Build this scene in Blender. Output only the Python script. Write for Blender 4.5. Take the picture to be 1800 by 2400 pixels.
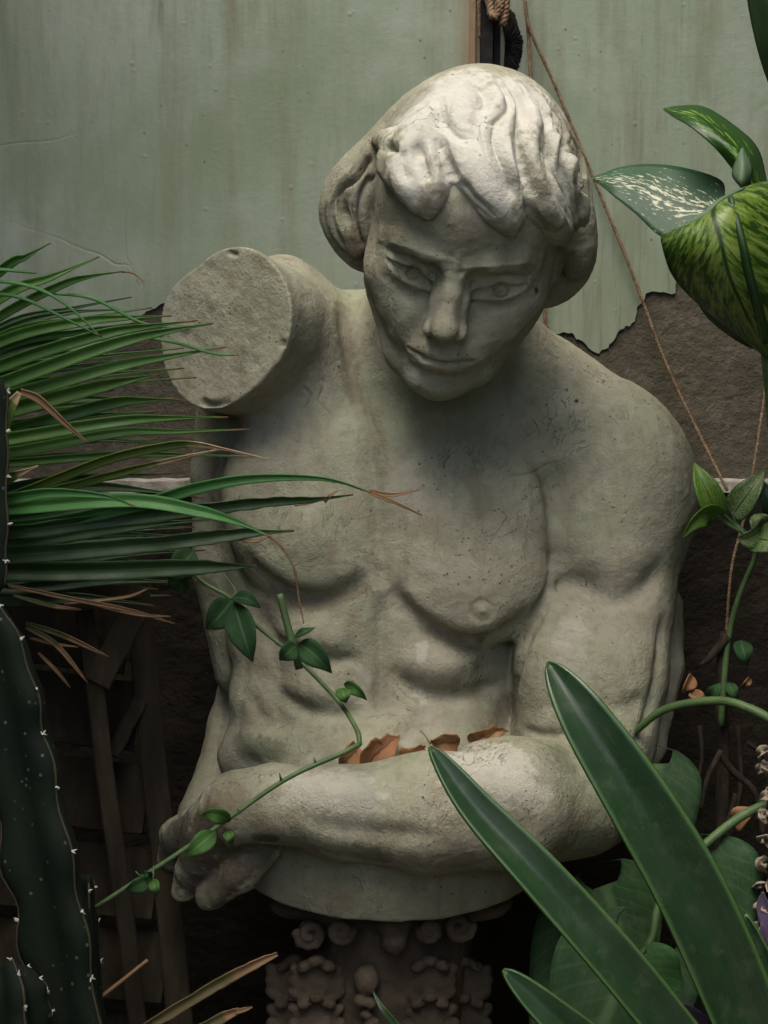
import bpy, math, random
import numpy as np
from mathutils import Vector, Matrix

sc = bpy.context.scene
for _o in list(bpy.data.objects):
    bpy.data.objects.remove(_o)
rad = math.radians

# ------------------------------------------------------------------ camera
PITCH = rad(8.0)          # the photographer looks slightly down at the bust
D = 1.70                  # metres from the lens to the plane of the chest
S = 0.00042               # metres per photo pixel (1800 x 2400) on that plane
FWD = np.array([0.0, math.cos(PITCH), -math.sin(PITCH)])
UPV = np.array([0.0, math.sin(PITCH), math.cos(PITCH)])
RGT = np.array([1.0, 0.0, 0.0])
CHEST = np.array([0.0, 0.0, 1.12])
CAM = CHEST - D * FWD
cam_d = bpy.data.cameras.new("camera")
cam = bpy.data.objects.new("camera", cam_d)
sc.collection.objects.link(cam)
cam.location = CAM
cam.rotation_euler = (math.pi / 2 - PITCH, 0, 0)
cam_d.sensor_fit = 'VERTICAL'
cam_d.sensor_height = 36.0
cam_d.lens = 36.0 / 2 / (1200 * S / D)
cam_d.clip_start = 0.02
cam_d.clip_end = 200
sc.camera = cam

# ------------------------------------------------------------------ sky, sun, exposure
SUN_EL, SUN_AZ = rad(66), rad(203)      # azimuth: where the light comes from, clockwise from +Y
world = bpy.data.worlds.new("World")
sc.world = world
world.use_nodes = True
wn = world.node_tree
wn.nodes.clear()
w_out = wn.nodes.new("ShaderNodeOutputWorld")
w_bg = wn.nodes.new("ShaderNodeBackground")
w_sky = wn.nodes.new("ShaderNodeTexSky")
w_sky.sky_type = 'NISHITA'
w_sky.sun_disc = False
w_sky.sun_elevation = SUN_EL
w_sky.sun_rotation = SUN_AZ
w_sky.dust_density = 4.0
w_sky.ozone_density = 1.0
w_bg.inputs["Strength"].default_value = 0.15
wn.links.new(w_sky.outputs[0], w_bg.inputs[0])
wn.links.new(w_bg.outputs[0], w_out.inputs[0])
sun_d = bpy.data.lights.new("sun", 'SUN')
sun_d.energy = 1.25
sun_d.angle = rad(45)
sun_d.color = (1.0, 0.95, 0.84)
sun = bpy.data.objects.new("sun", sun_d)
sc.collection.objects.link(sun)
_sd = Vector((math.sin(SUN_AZ) * math.cos(SUN_EL), math.cos(SUN_AZ) * math.cos(SUN_EL), math.sin(SUN_EL)))
sun.rotation_euler = _sd.to_track_quat('Z', 'Y').to_euler()
sun.location = (0, 0, 5)
sc.view_settings.view_transform = 'Standard'
sc.view_settings.look = 'None'
sc.view_settings.gamma = 1.0
sc.view_settings.exposure = 1.15
sc.view_settings.use_curve_mapping = False
sc.render.engine = 'CYCLES'
sc.cycles.use_denoising = True
sc.cycles.max_bounces = 5
sc.cycles.diffuse_bounces = 3
sc.cycles.glossy_bounces = 2
sc.cycles.transmission_bounces = 4
sc.cycles.use_adaptive_sampling = False


# ------------------------------------------------------------------ where things stand
def pix(px, py, w=0.0):
    """a point seen at photo pixel (px, py), w metres in front of the chest plane: local (right, up, towards the lens)"""
    k = S * (D - w) / D
    return np.array([(px - 900.0) * k, (1200.0 - py) * k, w])


def rpx(r, w=0.0):
    return r * S * (D - w) / D


AX = np.stack([RGT, UPV, -FWD])           # rows: local axes in the world


def to_world(p):
    return np.asarray(p) @ AX + CHEST


def at(px, py, w=0.0):
    return to_world(pix(px, py, w))


def on_y(px, py, y):
    """where the sight line through a photo pixel meets the vertical plane Y = y"""
    d = to_world(pix(px, py, 0.0)) - CAM
    return CAM + d * ((y - CAM[1]) / d[1])


# ------------------------------------------------------------------ materials (all node-based)
class NT:
    def __init__(self, name):
        self.m = bpy.data.materials.new(name)
        self.m.use_nodes = True
        self.t = self.m.node_tree
        self.b = self.t.nodes["Principled BSDF"]
        self.out = self.t.nodes["Material Output"]
        self._co = None

    def n(self, typ, **kw):
        nd = self.t.nodes.new(typ)
        for k, v in kw.items():
            setattr(nd, k, v)
        return nd

    def l(self, a, b):
        self.t.links.new(a, b)

    def setin(self, nd, key, v):
        if hasattr(v, 'is_output') or isinstance(v, bpy.types.NodeSocket):
            self.l(v, nd.inputs[key])
        else:
            nd.inputs[key].default_value = v

    def co(self, scale=(1, 1, 1), kind='Object'):
        tc = self.n("ShaderNodeTexCoord")
        mp = self.n("ShaderNodeMapping")
        mp.inputs["Scale"].default_value = scale
        self.l(tc.outputs[kind], mp.inputs["Vector"])
        return mp.outputs[0]

    def noise(self, scale, detail=6, rough=.55, co=None, dist=0.0):
        nd = self.n("ShaderNodeTexNoise")
        nd.inputs["Scale"].default_value = scale
        nd.inputs["Detail"].default_value = detail
        nd.inputs["Roughness"].default_value = rough
        nd.inputs["Distortion"].default_value = dist
        self.l(co if co is not None else self.co(), nd.inputs["Vector"])
        return nd.outputs["Fac"]

    def vor(self, scale, feature='F1', co=None, rnd=1.0, out="Distance"):
        nd = self.n("ShaderNodeTexVoronoi", feature=feature)
        nd.inputs["Scale"].default_value = scale
        nd.inputs["Randomness"].default_value = rnd
        self.l(co if co is not None else self.co(), nd.inputs["Vector"])
        return nd.outputs[out]

    def ramp(self, fac, stops, interp='LINEAR'):
        nd = self.n("ShaderNodeValToRGB")
        cr = nd.color_ramp
        cr.interpolation = interp
        while len(cr.elements) < len(stops):
            cr.elements.new(0.5)
        for e, (p, c) in zip(cr.elements, stops):
            e.position = p
            e.color = (c, c, c, 1) if isinstance(c, (int, float)) else (*c, 1)
        self.l(fac, nd.inputs[0])
        return nd.outputs[0]

    def mix(self, fac, a, b, mode='MIX'):
        nd = self.n("ShaderNodeMix", data_type='RGBA', blend_type=mode)
        for key, v in ((0, fac), (6, a), (7, b)):
            if isinstance(v, bpy.types.NodeSocket):
                self.l(v, nd.inputs[key])
            elif key == 0:
                nd.inputs[0].default_value = v
            else:
                nd.inputs[key].default_value = (*v, 1)
        return nd.outputs[2]

    def math(self, op, a, b=0.0, clamp=False):
        nd = self.n("ShaderNodeMath", operation=op, use_clamp=clamp)
        for i, v in enumerate((a, b)):
            if isinstance(v, bpy.types.NodeSocket):
                self.l(v, nd.inputs[i])
            else:
                nd.inputs[i].default_value = v
        return nd.outputs[0]

    def attr(self, name):
        nd = self.n("ShaderNodeAttribute", attribute_name=name)
        return nd.outputs["Fac"]

    def bump(self, h, strength=.5, dist=.002, prev=None):
        nd = self.n("ShaderNodeBump")
        nd.inputs["Strength"].default_value = strength
        nd.inputs["Distance"].default_value = dist
        self.l(h, nd.inputs["Height"])
        if prev is not None:
            self.l(prev, nd.inputs["Normal"])
        return nd.outputs[0]

    def done(self, col=None, rough=.8, bump=None, spec=.3):
        if col is not None:
            self.setin(self.b, "Base Color", col if isinstance(col, bpy.types.NodeSocket) else (*col, 1))
        self.setin(self.b, "Roughness", rough)
        self.b.inputs["Specular IOR Level"].default_value = spec
        if bump is not None:
            self.l(bump, self.b.inputs["Normal"])
        return self.m


def mat_stone():
    t = NT("weathered_stone")
    big = t.noise(7, 3, .6)
    mid = t.noise(28, 4, .65, dist=.4)
    c = t.mix(t.ramp(big, [(.36, 0), (.64, 1)]), (.292, .278, .208), (.236, .255, .172))
    c = t.mix(t.math('MULTIPLY', t.ramp(mid, [(.46, 0), (.70, 1)]), .65), c, (.205, .17, .12))
    c = t.mix(t.ramp(t.noise(19, 4, .6, dist=.8), [(.58, 0), (.75, .6)]), c, (.36, .345, .295))
    c = t.mix(t.math('MULTIPLY', t.ramp(t.noise(90, 3, .7), [(.50, 0), (.72, 1)]), .35), c, (.145, .14, .10))
    # rain streaks running down
    st = t.noise(1, 5, .65, co=t.co((60, 60, 5)))
    c = t.mix(t.math('MULTIPLY', t.ramp(st, [(.52, 0), (.75, 1)]), .5), c, (.15, .135, .095))
    # scattered pores
    po = t.math('ADD', t.vor(140, co=t.co()), t.math('MULTIPLY', t.noise(110, 2), .35))
    gate = t.ramp(t.noise(15, 2, .6), [(.48, 0), (.60, 1)])
    pore = t.math('MULTIPLY', t.ramp(po, [(.23, 1), (.31, 0)]), gate)
    c = t.mix(t.math('MULTIPLY', pore, .75), c, (.09, .08, .06))
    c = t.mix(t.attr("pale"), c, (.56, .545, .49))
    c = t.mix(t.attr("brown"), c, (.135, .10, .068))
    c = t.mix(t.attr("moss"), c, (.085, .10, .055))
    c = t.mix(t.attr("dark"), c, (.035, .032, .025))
    cn = t.noise(24, 3, .6, dist=1.6)
    line = t.ramp(t.math('ABSOLUTE', t.math('SUBTRACT', cn, .5)), [(0.0, 1), (.006, 0)])
    crack = t.math('MULTIPLY', line, t.ramp(t.noise(13, 2), [(.52, 0), (.62, 1)]))
    h = t.math('ADD', t.math('MULTIPLY', t.math('MULTIPLY', t.noise(330, 3, .75), t.ramp(t.noise(11, 2), [(.36, .25), (.62, 1)])), .62), t.math('MULTIPLY', t.noise(75, 3, .7), .55))
    h = t.math('SUBTRACT', h, t.math('MULTIPLY', pore, .8))
    h = t.math('SUBTRACT', h, t.math('MULTIPLY', crack, .45))
    c = t.mix(t.math('MULTIPLY', crack, .3), c, (.08, .07, .05))
    return t.done(c, .9, t.bump(h, 1.0, .0026), .15)


def mat_wall_paint():
    t = NT("peeling_green_grey_paint")
    c = t.mix(t.ramp(t.noise(2.2, 4, .6), [(.35, 0), (.65, 1)]), (.27, .30, .235), (.215, .265, .19))
    st = t.noise(1, 6, .7, co=t.co((26, 26, 2.2)))
    c = t.mix(t.math('MULTIPLY', t.ramp(st, [(.47, 0), (.74, 1)]), .85), c, (.155, .15, .09))
    st2 = t.noise(1, 5, .7, co=t.co((80, 80, 5)))
    gate = t.ramp(t.noise(5, 3), [(.54, 0), (.74, 1)])
    c = t.mix(t.math('MULTIPLY', t.math('MULTIPLY', t.ramp(st2, [(.50, 0), (.64, 1)]), gate), .85), c, (.10, .085, .05))
    c = t.mix(t.math('MULTIPLY', t.ramp(t.noise(1, 4, .7, co=t.co((150, 150, 22))), [(.52, 0), (.70, 1)]), .25), c, (.15, .155, .10))
    c = t.mix(t.ramp(t.noise(9, 4, .6), [(.52, 0), (.75, .6)]), c, (.335, .36, .30))
    c = t.mix(t.ramp(t.noise(3.6, 4, .65, dist=.6), [(.46, 0), (.70, .75)]), c, (.15, .19, .115))
    sp = t.math('MULTIPLY', t.ramp(t.vor(60), [(.06, 1), (.13, 0)]), t.ramp(t.noise(11, 2), [(.54, 0), (.62, 1)]))
    c = t.mix(t.math('MULTIPLY', sp, .8), c, (.10, .085, .055))
    # rust wash beside the post
    c = t.mix(t.attr("rust"), c, (.22, .12, .06))
    h = t.math('ADD', t.math('MULTIPLY', t.noise(170, 3, .6), .45), t.math('MULTIPLY', t.noise(18, 3), .5))
    bl = t.ramp(t.vor(48), [(.05, 1), (.16, 0)])
    h = t.math('ADD', h, t.math('MULTIPLY', t.math('MULTIPLY', bl, t.ramp(t.noise(14, 2), [(.5, 0), (.6, 1)])), .5))
    ck = t.vor(5, 'DISTANCE_TO_EDGE', co=t.mix(.12, t.co(), t.n("ShaderNodeTexNoise").outputs["Color"]))
    h = t.math('SUBTRACT', h, t.math('MULTIPLY', t.math('MULTIPLY', t.ramp(ck, [(0, 1), (.008, 0)]), t.ramp(t.noise(4, 2), [(.55, 0), (.62, 1)])), .5))
    return t.done(c, .7, t.bump(h, .55, .0016), .3)


def mat_render():
    t = NT("bare_cement_render")
    c = t.mix(t.ramp(t.noise(6, 6, .65), [(.35, 0), (.7, 1)]), (.088, .078, .056), (.058, .053, .039))
    c = t.mix(t.ramp(t.noise(60, 5, .7), [(.5, 0), (.8, .8)]), c, (.15, .13, .105))
    h = t.math('ADD', t.noise(70, 4, .7), t.math('MULTIPLY', t.noise(14, 3), .9))
    return t.done(c, .95, t.bump(h, 1.0, .004), .1)


def mat_plain(name, cols, scale=20, rough=.8, bump=(60, .5, .001), spec=.3, stretch=(1, 1, 1)):
    t = NT(name)
    n_ = t.noise(scale, 5, .65, co=t.co(stretch))
    c = t.ramp(n_, [(.3 + .45 * i / max(1, len(cols) - 1), c_) for i, c_ in enumerate(cols)])
    h = t.noise(bump[0], 5, .65, co=t.co(stretch))
    return t.done(c, rough, t.bump(h, bump[1], bump[2]), spec)


def leaf_shader(t, c, rough=.4, trans=.25, bump=None, spec=.4, tcol=None):
    """waxy upper skin that lets some light through"""
    t.setin(t.b, "Base Color", c)
    t.setin(t.b, "Roughness", rough)
    t.b.inputs["Specular IOR Level"].default_value = spec
    tr = t.n("ShaderNodeBsdfTranslucent")
    if tcol is None:
        tcol = t.mix(1.0, c, (1.0, 1.25, .45), 'MULTIPLY')
    t.setin(tr, "Color", tcol)
    if bump is not None:
        t.l(bump, t.b.inputs["Normal"]); t.l(bump, tr.inputs["Normal"])
    mx = t.n("ShaderNodeMixShader")
    mx.inputs[0].default_value = trans
    t.l(t.b.outputs[0], mx.inputs[1]); t.l(tr.outputs[0], mx.inputs[2])
    t.l(mx.outputs[0], t.out.inputs["Surface"])
    return t.m


def uvs(t):
    u = t.n("ShaderNodeUVMap")
    s = t.n("ShaderNodeSeparateXYZ")
    t.l(u.outputs[0], s.inputs[0])
    return u.outputs[0], s.outputs[0], s.outputs[1]


def mat_leaf(name, base, alt, tip=None, veins=0.0, rough=.4, trans=.25, rib=None, edge=None, tipat=.9, spec=.4):
    """u runs from base to tip, v across"""
    t = NT(name)
    uv, u, v = uvs(t)
    c = t.mix(t.ramp(t.noise(14, 4, .6), [(.35, 0), (.68, 1)]), base, alt)
    lines = t.noise(1, 3, .6, co=None)
    cm = t.n("ShaderNodeMapping"); cm.inputs["Scale"].default_value = (2, 60, 1)
    t.l(uv, cm.inputs["Vector"])
    ln = t.noise(1, 3, .6, co=cm.outputs[0])
    c = t.mix(t.math('MULTIPLY', t.ramp(ln, [(.4, 0), (.62, 1)]), .5), c, tuple(x * .55 for x in base))
    dv = t.math('ABSOLUTE', t.math('SUBTRACT', v, .5))
    if rib:
        c = t.mix(t.ramp(dv, [(.02, 1), (.06, 0)]), c, rib)
    if edge:
        c = t.mix(t.ramp(dv, [(.44, 0), (.485, 1)]), c, edge)
    if tip:
        wob = t.math('ADD', u, t.math('MULTIPLY', t.math('SUBTRACT', t.noise(60, 3), .5), .12))
        c = t.mix(t.ramp(wob, [(tipat - .03, 0), (tipat + .03, 1)]), c, tip)
    # dust and blemishes
    c = t.mix(t.math('MULTIPLY', t.ramp(t.noise(420, 3, .6), [(.62, 0), (.74, 1)]), .22), c, (.16, .18, .12))
    c = t.mix(t.math('MULTIPLY', t.ramp(t.noise(55, 4, .7), [(.52, 0), (.72, 1)]), .28), c, (.09, .11, .07))
    rough = t.ramp(t.noise(26, 3, .6), [(.3, rough * .75), (.7, min(1, rough * 1.7))])
    h = t.math('MULTIPLY', ln, .6)
    if veins:
        wv = t.n("ShaderNodeTexWave", wave_type='BANDS', bands_direction='X')
        wv.inputs["Scale"].default_value = veins
        wv.inputs["Distortion"].default_value = 0
        sh_ = t.n("ShaderNodeCombineXYZ")
        t.l(t.math('SUBTRACT', u, t.math('MULTIPLY', dv, .55)), sh_.inputs[0])
        t.l(sh_.outputs[0], wv.inputs["Vector"])
        ve = t.ramp(wv.outputs["Fac"], [(.86, 0), (.98, 1)])
        c = t.mix(t.math('MULTIPLY', ve, .22), c, tuple(min(1, x * 1.7) for x in alt))
        h = t.math('SUBTRACT', h, t.math('MULTIPLY', wv.outputs["Fac"], .35))
    return leaf_shader(t, c, rough, trans, t.bump(h, .4, .0008), spec)


def mat_variegated(name, dark, light, pale, sx=26, sy=5, lo=.47, hi=.54, spread=.42, rough=.38, trans=.3):
    """splashes of cream that stream out from the midrib"""
    t = NT(name)
    uv, u, v = uvs(t)
    dv = t.math('ABSOLUTE', t.math('SUBTRACT', v, .5))
    cb = t.n("ShaderNodeCombineXYZ")
    t.l(t.math('MULTIPLY', t.math('SUBTRACT', u, t.math('MULTIPLY', dv, .7)), sx), cb.inputs[0])
    t.l(t.math('MULTIPLY', v, sy), cb.inputs[1])
    n1 = t.n("ShaderNodeTexNoise"); n1.inputs["Scale"].default_value = 1.0
    n1.inputs["Detail"].default_value = 5; n1.inputs["Roughness"].default_value = .68
    t.l(cb.outputs[0], n1.inputs["Vector"])
    fall = t.ramp(dv, [(0.0, .06), (spread * .6, .02), (spread, -.0)])
    f = t.math('ADD', n1.outputs["Fac"], t.math('SUBTRACT', t.math('MULTIPLY', t.ramp(dv, [(0, 1), (spread, 0)]), .14), .07))
    m1 = t.ramp(f, [(lo, 0), (lo + .025, 1)])
    m2 = t.ramp(f, [(hi, 0), (hi + .03, 1)])
    c = t.mix(t.ramp(t.noise(16, 4), [(.35, 0), (.7, 1)]), dark, tuple(x * 1.5 for x in dark))
    c = t.mix(m1, c, light)
    c = t.mix(m2, c, pale)
    c = t.mix(t.ramp(dv, [(.012, 1), (.03, 0)]), c, tuple(x * .8 for x in dark))
    wv = t.math('MULTIPLY', n1.outputs["Fac"], .5)
    return leaf_shader(t, c, rough, trans, t.bump(wv, .3, .001), .45)


STONE = mat_stone()
PAINT = mat_wall_paint()
RENDER = mat_render()


# ------------------------------------------------------------------ object helpers
def add_mesh(name, verts, faces, mat, parent=None, smooth=True, uv=None, world=True, origin=None):
    me = bpy.data.meshes.new(name)
    v = np.asarray(verts, float)
    o0 = np.zeros(3) if origin is None else np.asarray(origin, float)
    me.from_pydata((v - o0).tolist(), [], [list(map(int, f)) for f in faces] if not isinstance(faces, np.ndarray) else faces.tolist())
    if smooth:
        me.shade_smooth()
    if uv is not None:
        lay = me.uv_layers.new(name="UVMap")
        li = np.zeros(len(me.loops), np.int32)
        me.loops.foreach_get("vertex_index", li)
        lay.data.foreach_set("uv", np.asarray(uv, np.float32)[li].ravel())
    if mat is not None:
        me.materials.append(mat)
    ob = bpy.data.objects.new(name, me)
    sc.collection.objects.link(ob)
    ob.location = o0
    if parent is not None:
        ob.parent = parent
        ob.matrix_parent_inverse = Matrix.Translation(parent.location).inverted()
    return ob


def thing(name, label, cat, loc, group=None):
    ob = bpy.data.objects.new(name, None)
    ob.empty_display_size = .05
    sc.collection.objects.link(ob)
    ob.location = Vector(loc)
    ob["label"] = label
    ob["category"] = cat
    if group:
        ob["group"] = group
    return ob


def tag(ob, label, cat, group=None):
    ob["label"] = label
    ob["category"] = cat
    if group:
        ob["group"] = group
    return ob


def struct(ob):
    ob["kind"] = "structure"
    return ob


def box_vf(lo, hi):
    x0, y0, z0 = lo; x1, y1, z1 = hi
    v = [(x0, y0, z0), (x1, y0, z0), (x1, y1, z0), (x0, y1, z0), (x0, y0, z1), (x1, y0, z1), (x1, y1, z1), (x0, y1, z1)]
    f = [(0, 3, 2, 1), (4, 5, 6, 7), (0, 1, 5, 4), (1, 2, 6, 5), (2, 3, 7, 6), (3, 0, 4, 7)]
    return np.array(v, float), f


def tube_vf(pts, radii, n=8, caps=True):
    P = np.asarray(pts, float)
    T = np.gradient(P, axis=0)
    T /= np.linalg.norm(T, axis=1, keepdims=True) + 1e-12
    ref = np.array([0.0, 1.0, 0.13])
    V, F, U = [], [], []
    a0 = None
    for i in range(len(P)):
        a = ref - T[i] * (ref @ T[i]) if a0 is None else a0 - T[i] * (a0 @ T[i])
        if np.linalg.norm(a) < 1e-6:
            a = np.cross(T[i], [1, 0, 0])
        a /= np.linalg.norm(a); a0 = a
        b = np.cross(T[i], a)
        for j in range(n):
            th = 2 * math.pi * j / n
            r = radii[i] if np.ndim(radii) else radii
            V.append(P[i] + r * (math.cos(th) * a + math.sin(th) * b))
            U.append((i / (len(P) - 1), j / n))
    for i in range(len(P) - 1):
        for j in range(n):
            F.append((i * n + j, i * n + (j + 1) % n, (i + 1) * n + (j + 1) % n, (i + 1) * n + j))
    if caps:
        F.append(tuple(range(n - 1, -1, -1)))
        F.append(tuple((len(P) - 1) * n + j for j in range(n)))
    return np.array(V), F, np.array(U)


def blade_vf(path, widths, cup=.25, tilt=0.0, thick=.0012, nv=6, face=None, ragged=0.0, seed=0, bend=None, twist=0.0):
    """a solid leaf along a 3-D path: widths in metres; cup folds it into a channel; tilt turns it about its length"""
    P = np.asarray(path, float)
    n = len(P)
    T = np.gradient(P, axis=0)
    T /= np.linalg.norm(T, axis=1, keepdims=True) + 1e-12
    rs = np.random.RandomState(seed)
    top, uv = [], []
    for i in range(n):
        view = (CAM - P[i]) if face is None else np.asarray(face, float)
        view = view / np.linalg.norm(view)
        side = np.cross(T[i], view)
        side /= np.linalg.norm(side) + 1e-12
        nor = np.cross(side, T[i])
        a = tilt + twist * i / (n - 1)
        sd = side * math.cos(a) + nor * math.sin(a)
        nn = -side * math.sin(a) + nor * math.cos(a)
        for j in range(nv + 1):
            q = j / nv * 2 - 1
            wd = widths[i] / 2
            if ragged and abs(q) > .9:
                wd *= 1 - ragged * max(0, rs.rand() - .35)
            off = abs(q) ** 1.3 * cup * widths[i]
            top.append(P[i] + sd * q * wd + nn * off)
            uv.append((i / (n - 1), j / nv))
    top = np.array(top)
    m = nv + 1
    F = []
    for i in range(n - 1):
        for j in range(nv):
            F.append((i * m + j, i * m + j + 1, (i + 1) * m + j + 1, (i + 1) * m + j))
    tf = np.array(F)
    N = vn(top, tf)
    low = top - N * thick
    k = len(top)
    G = list(F) + [tuple(x + k for x in f[::-1]) for f in F]
    rim = [i * m for i in range(n)] + [(n - 1) * m + j for j in range(1, m)] + [i * m + nv for i in range(n - 2, -1, -1)] + list(range(nv - 1, 0, -1))
    for a_, b_ in zip(rim, rim[1:] + rim[:1]):
        G.append((a_, b_, b_ + k, a_ + k))
    return np.vstack([top, low]), G, np.array(uv + uv)


def vn(V, F):
    n = np.cross(V[F[:, 2]] - V[F[:, 0]], V[F[:, 3]] - V[F[:, 1]])
    N = np.zeros_like(V)
    for i in range(4):
        for a in range(3):
            N[:, a] += np.bincount(F[:, i], n[:, a], len(V))
    return N / (np.linalg.norm(N, axis=1, keepdims=True) + 1e-12)


def path3(pts, n=6):
    """photo-pixel waypoints (px, py, w) to a smooth line of world points"""
    q = spline([(x, y, w * 1000) for x, y, w in pts], n)
    return np.array([at(x, y, w / 1000) for x, y, w in q])


def spline(p, n=6):
    p = np.array(p, float)
    if len(p) == 2:
        return np.array([p[0] + (p[1] - p[0]) * t for t in np.linspace(0, 1, n + 1)])
    q = np.vstack([2 * p[0] - p[1], p, 2 * p[-1] - p[-2]])
    out = []
    for i in range(1, len(q) - 2):
        for t in np.linspace(0, 1, n, endpoint=False):
            a, b, c, d = q[i - 1], q[i], q[i + 1], q[i + 2]
            out.append(0.5 * (2 * b + (c - a) * t + (2 * a - 5 * b + 4 * c - d) * t * t + (3 * b - a - 3 * c + d) * t ** 3))
    out.append(p[-1])
    return np.array(out)


def interp(vals, n):
    return np.interp(np.linspace(0, 1, n), np.linspace(0, 1, len(vals)), vals)

# ------------------------------------------------------------------ clay: smooth-blended solids turned into one mesh
class Clay:
    def __init__(self):
        self.ops = []

    def ell(self, c, r, k=0.01, R=None, mode='add'):
        self.ops.append(('ell', np.array(c, float), np.array(r, float), R, k, mode))

    def cone(self, a, b, ra, rb, k=0.01, mode='add', flat=None, cut=None):
        self.ops.append(('cone', np.array(a, float), np.array(b, float), float(ra), float(rb), flat, cut, k, mode))

    def chain(self, pts, k=0.01, mode='add', flat=None, kin=None):
        for i in range(len(pts) - 1):
            (a, ra), (b, rb) = pts[i], pts[i + 1]
            self.cone(a, b, ra, rb, k, mode, flat)

    def plane(self, n, p0, k=0.004):
        n = np.array(n, float); n /= np.linalg.norm(n)
        self.ops.append(('plane', n, float(n @ np.array(p0)), k, 'cut'))

    @staticmethod
    def _dist(op, P):
        t = op[0]
        if t == 'ell':
            q = P - op[1].astype(np.float32)
            if op[3] is not None:
                q = q @ op[3].astype(np.float32)
            r = op[2].astype(np.float32)
            k0 = np.sqrt(((q / r) ** 2).sum(-1))
            k1 = np.sqrt(((q / (r * r)) ** 2).sum(-1)) + 1e-9
            return k0 * (k0 - 1) / k1
        if t == 'cone':
            a, b, ra, rb, flat, cut = op[1:7]
            q = P - a.astype(np.float32)
            ba = b - a
            if flat is not None:
                n, f = flat
                n = np.asarray(n, float)
                m = (np.eye(3) + (1 / f - 1) * np.outer(n, n)).astype(np.float32)
                q2 = q @ m
                ba2 = ba @ m
            else:
                q2, ba2 = q, ba
            ba2 = ba2.astype(np.float32)
            h = np.clip((q2 @ ba2) / float(ba2 @ ba2 + 1e-12), 0, 1)
            d = np.sqrt(((q2 - h[..., None] * ba2) ** 2).sum(-1)) - (ra + (rb - ra) * h)
            if flat is not None:
                d = d * min(1.0, flat[1] * 1.3)
            if cut is not None:
                d = np.maximum(d, P @ cut[0].astype(np.float32) - float(cut[1]))
            return d
        if t == 'plane':
            return P @ op[1].astype(np.float32) - op[2]

    @staticmethod
    def _bound(op):
        if op[0] == 'ell':
            return op[1], op[2].max()
        if op[0] == 'cone':
            return (op[1] + op[2]) / 2, np.linalg.norm(op[1] - op[2]) / 2 + max(op[3], op[4])
        return None, None

    def eval(self, P, ctr=None, brad=0.0):
        Dm = np.full(P.shape[:-1], 1.0, np.float32)
        kmax = max(op[-2] for op in self.ops)
        for op in self.ops:
            k, mode = op[-2], op[-1]
            sub = None
            if ctr is not None and op[0] != 'plane':
                c, r = self._bound(op)
                sub = np.nonzero(((ctr - c) ** 2).sum(-1) < (r + brad + 2 * kmax + 0.004) ** 2)[0]
                if len(sub) == 0:
                    continue
            Q = P if sub is None else P[sub]
            d0 = Dm if sub is None else Dm[sub]
            d = self._dist(op, Q)
            if mode == 'add':
                h = np.maximum(k - np.abs(d0 - d), 0) / max(k, 1e-6)
                r_ = np.minimum(d0, d) - h * h * (k * 0.25)
            else:
                e = d if mode == 'cut' else -d
                h = np.maximum(k - np.abs(d0 - e), 0) / max(k, 1e-6)
                r_ = np.maximum(d0, e) + h * h * (k * 0.25)
            if sub is None:
                Dm = r_
            else:
                Dm[sub] = r_
        return Dm

    def mesh(self, lo, hi, h):
        B = 8
        lo = np.array(lo, float)
        nb = np.ceil((np.array(hi) - lo) / (h * B)).astype(int)
        gi = np.stack(np.meshgrid(*[np.arange(n) for n in nb], indexing='ij'), -1).reshape(-1, 3)
        ctr = lo + (gi + 0.5) * h * B
        dc = self.eval(ctr.astype(np.float32)[:, None, :])[:, 0]
        act = np.abs(dc) < h * B * 1.9
        gi, ctr = gi[act], ctr[act]
        loc = np.stack(np.meshgrid(*[np.arange(B + 1)] * 3, indexing='ij'), -1).reshape(-1, 3)
        V, K, FA = [], [], []
        N = nb * B + 2
        edges_all = []
        CH = 1500
        for s in range(0, len(gi), CH):
            g, c = gi[s:s + CH], ctr[s:s + CH]
            ip = g[:, None, :] * B + loc[None]
            P = (lo + ip * h).astype(np.float32)
            d = self.eval(P, c, h * B * 0.87).reshape(-1, B + 1, B + 1, B + 1)
            ins = d < 0
            cor = [(a, b, cc) for a in (0, 1) for b in (0, 1) for cc in (0, 1)]
            cnt = np.zeros((len(g), B, B, B), np.int8)
            for a, b, cc in cor:
                cnt += ins[:, a:a + B, b:b + B, cc:cc + B]
            m = np.nonzero((cnt > 0) & (cnt < 8))
            if len(m[0]) == 0:
                continue
            cv = np.stack([d[m[0], m[1] + a, m[2] + b, m[3] + cc] for a, b, cc in cor], -1)
            acc = np.zeros((len(m[0]), 3)); n_ = np.zeros(len(m[0]))
            for i in range(8):
                for j in range(i + 1, 8):
                    df = np.array(cor[j]) - np.array(cor[i])
                    if np.abs(df).sum() != 1:
                        continue
                    va, vb = cv[:, i], cv[:, j]
                    x = (va < 0) != (vb < 0)
                    t = np.where(x, va / np.where(x, va - vb, 1), 0)
                    acc += np.where(x[:, None], np.array(cor[i]) + t[:, None] * df, 0)
                    n_ += x
            cell = g[m[0]] * B + np.stack(m[1:], -1)
            V.append(lo + (cell + acc / n_[:, None]) * h)
            K.append((cell[:, 0] * N[1] + cell[:, 1]) * N[2] + cell[:, 2])
            for ax in range(3):
                sl = [slice(0, B)] * 3
                s2 = list(sl); s2[ax] = slice(1, B + 1)
                A_, B_ = ins[(slice(None), *sl)], ins[(slice(None), *s2)]
                e = np.nonzero(A_ != B_)
                if len(e[0]):
                    edges_all.append((ax, g[e[0]] * B + np.stack(e[1:], -1), A_[e]))
        V = np.concatenate(V); K = np.concatenate(K)
        o = np.argsort(K); V, K = V[o], K[o]
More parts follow.
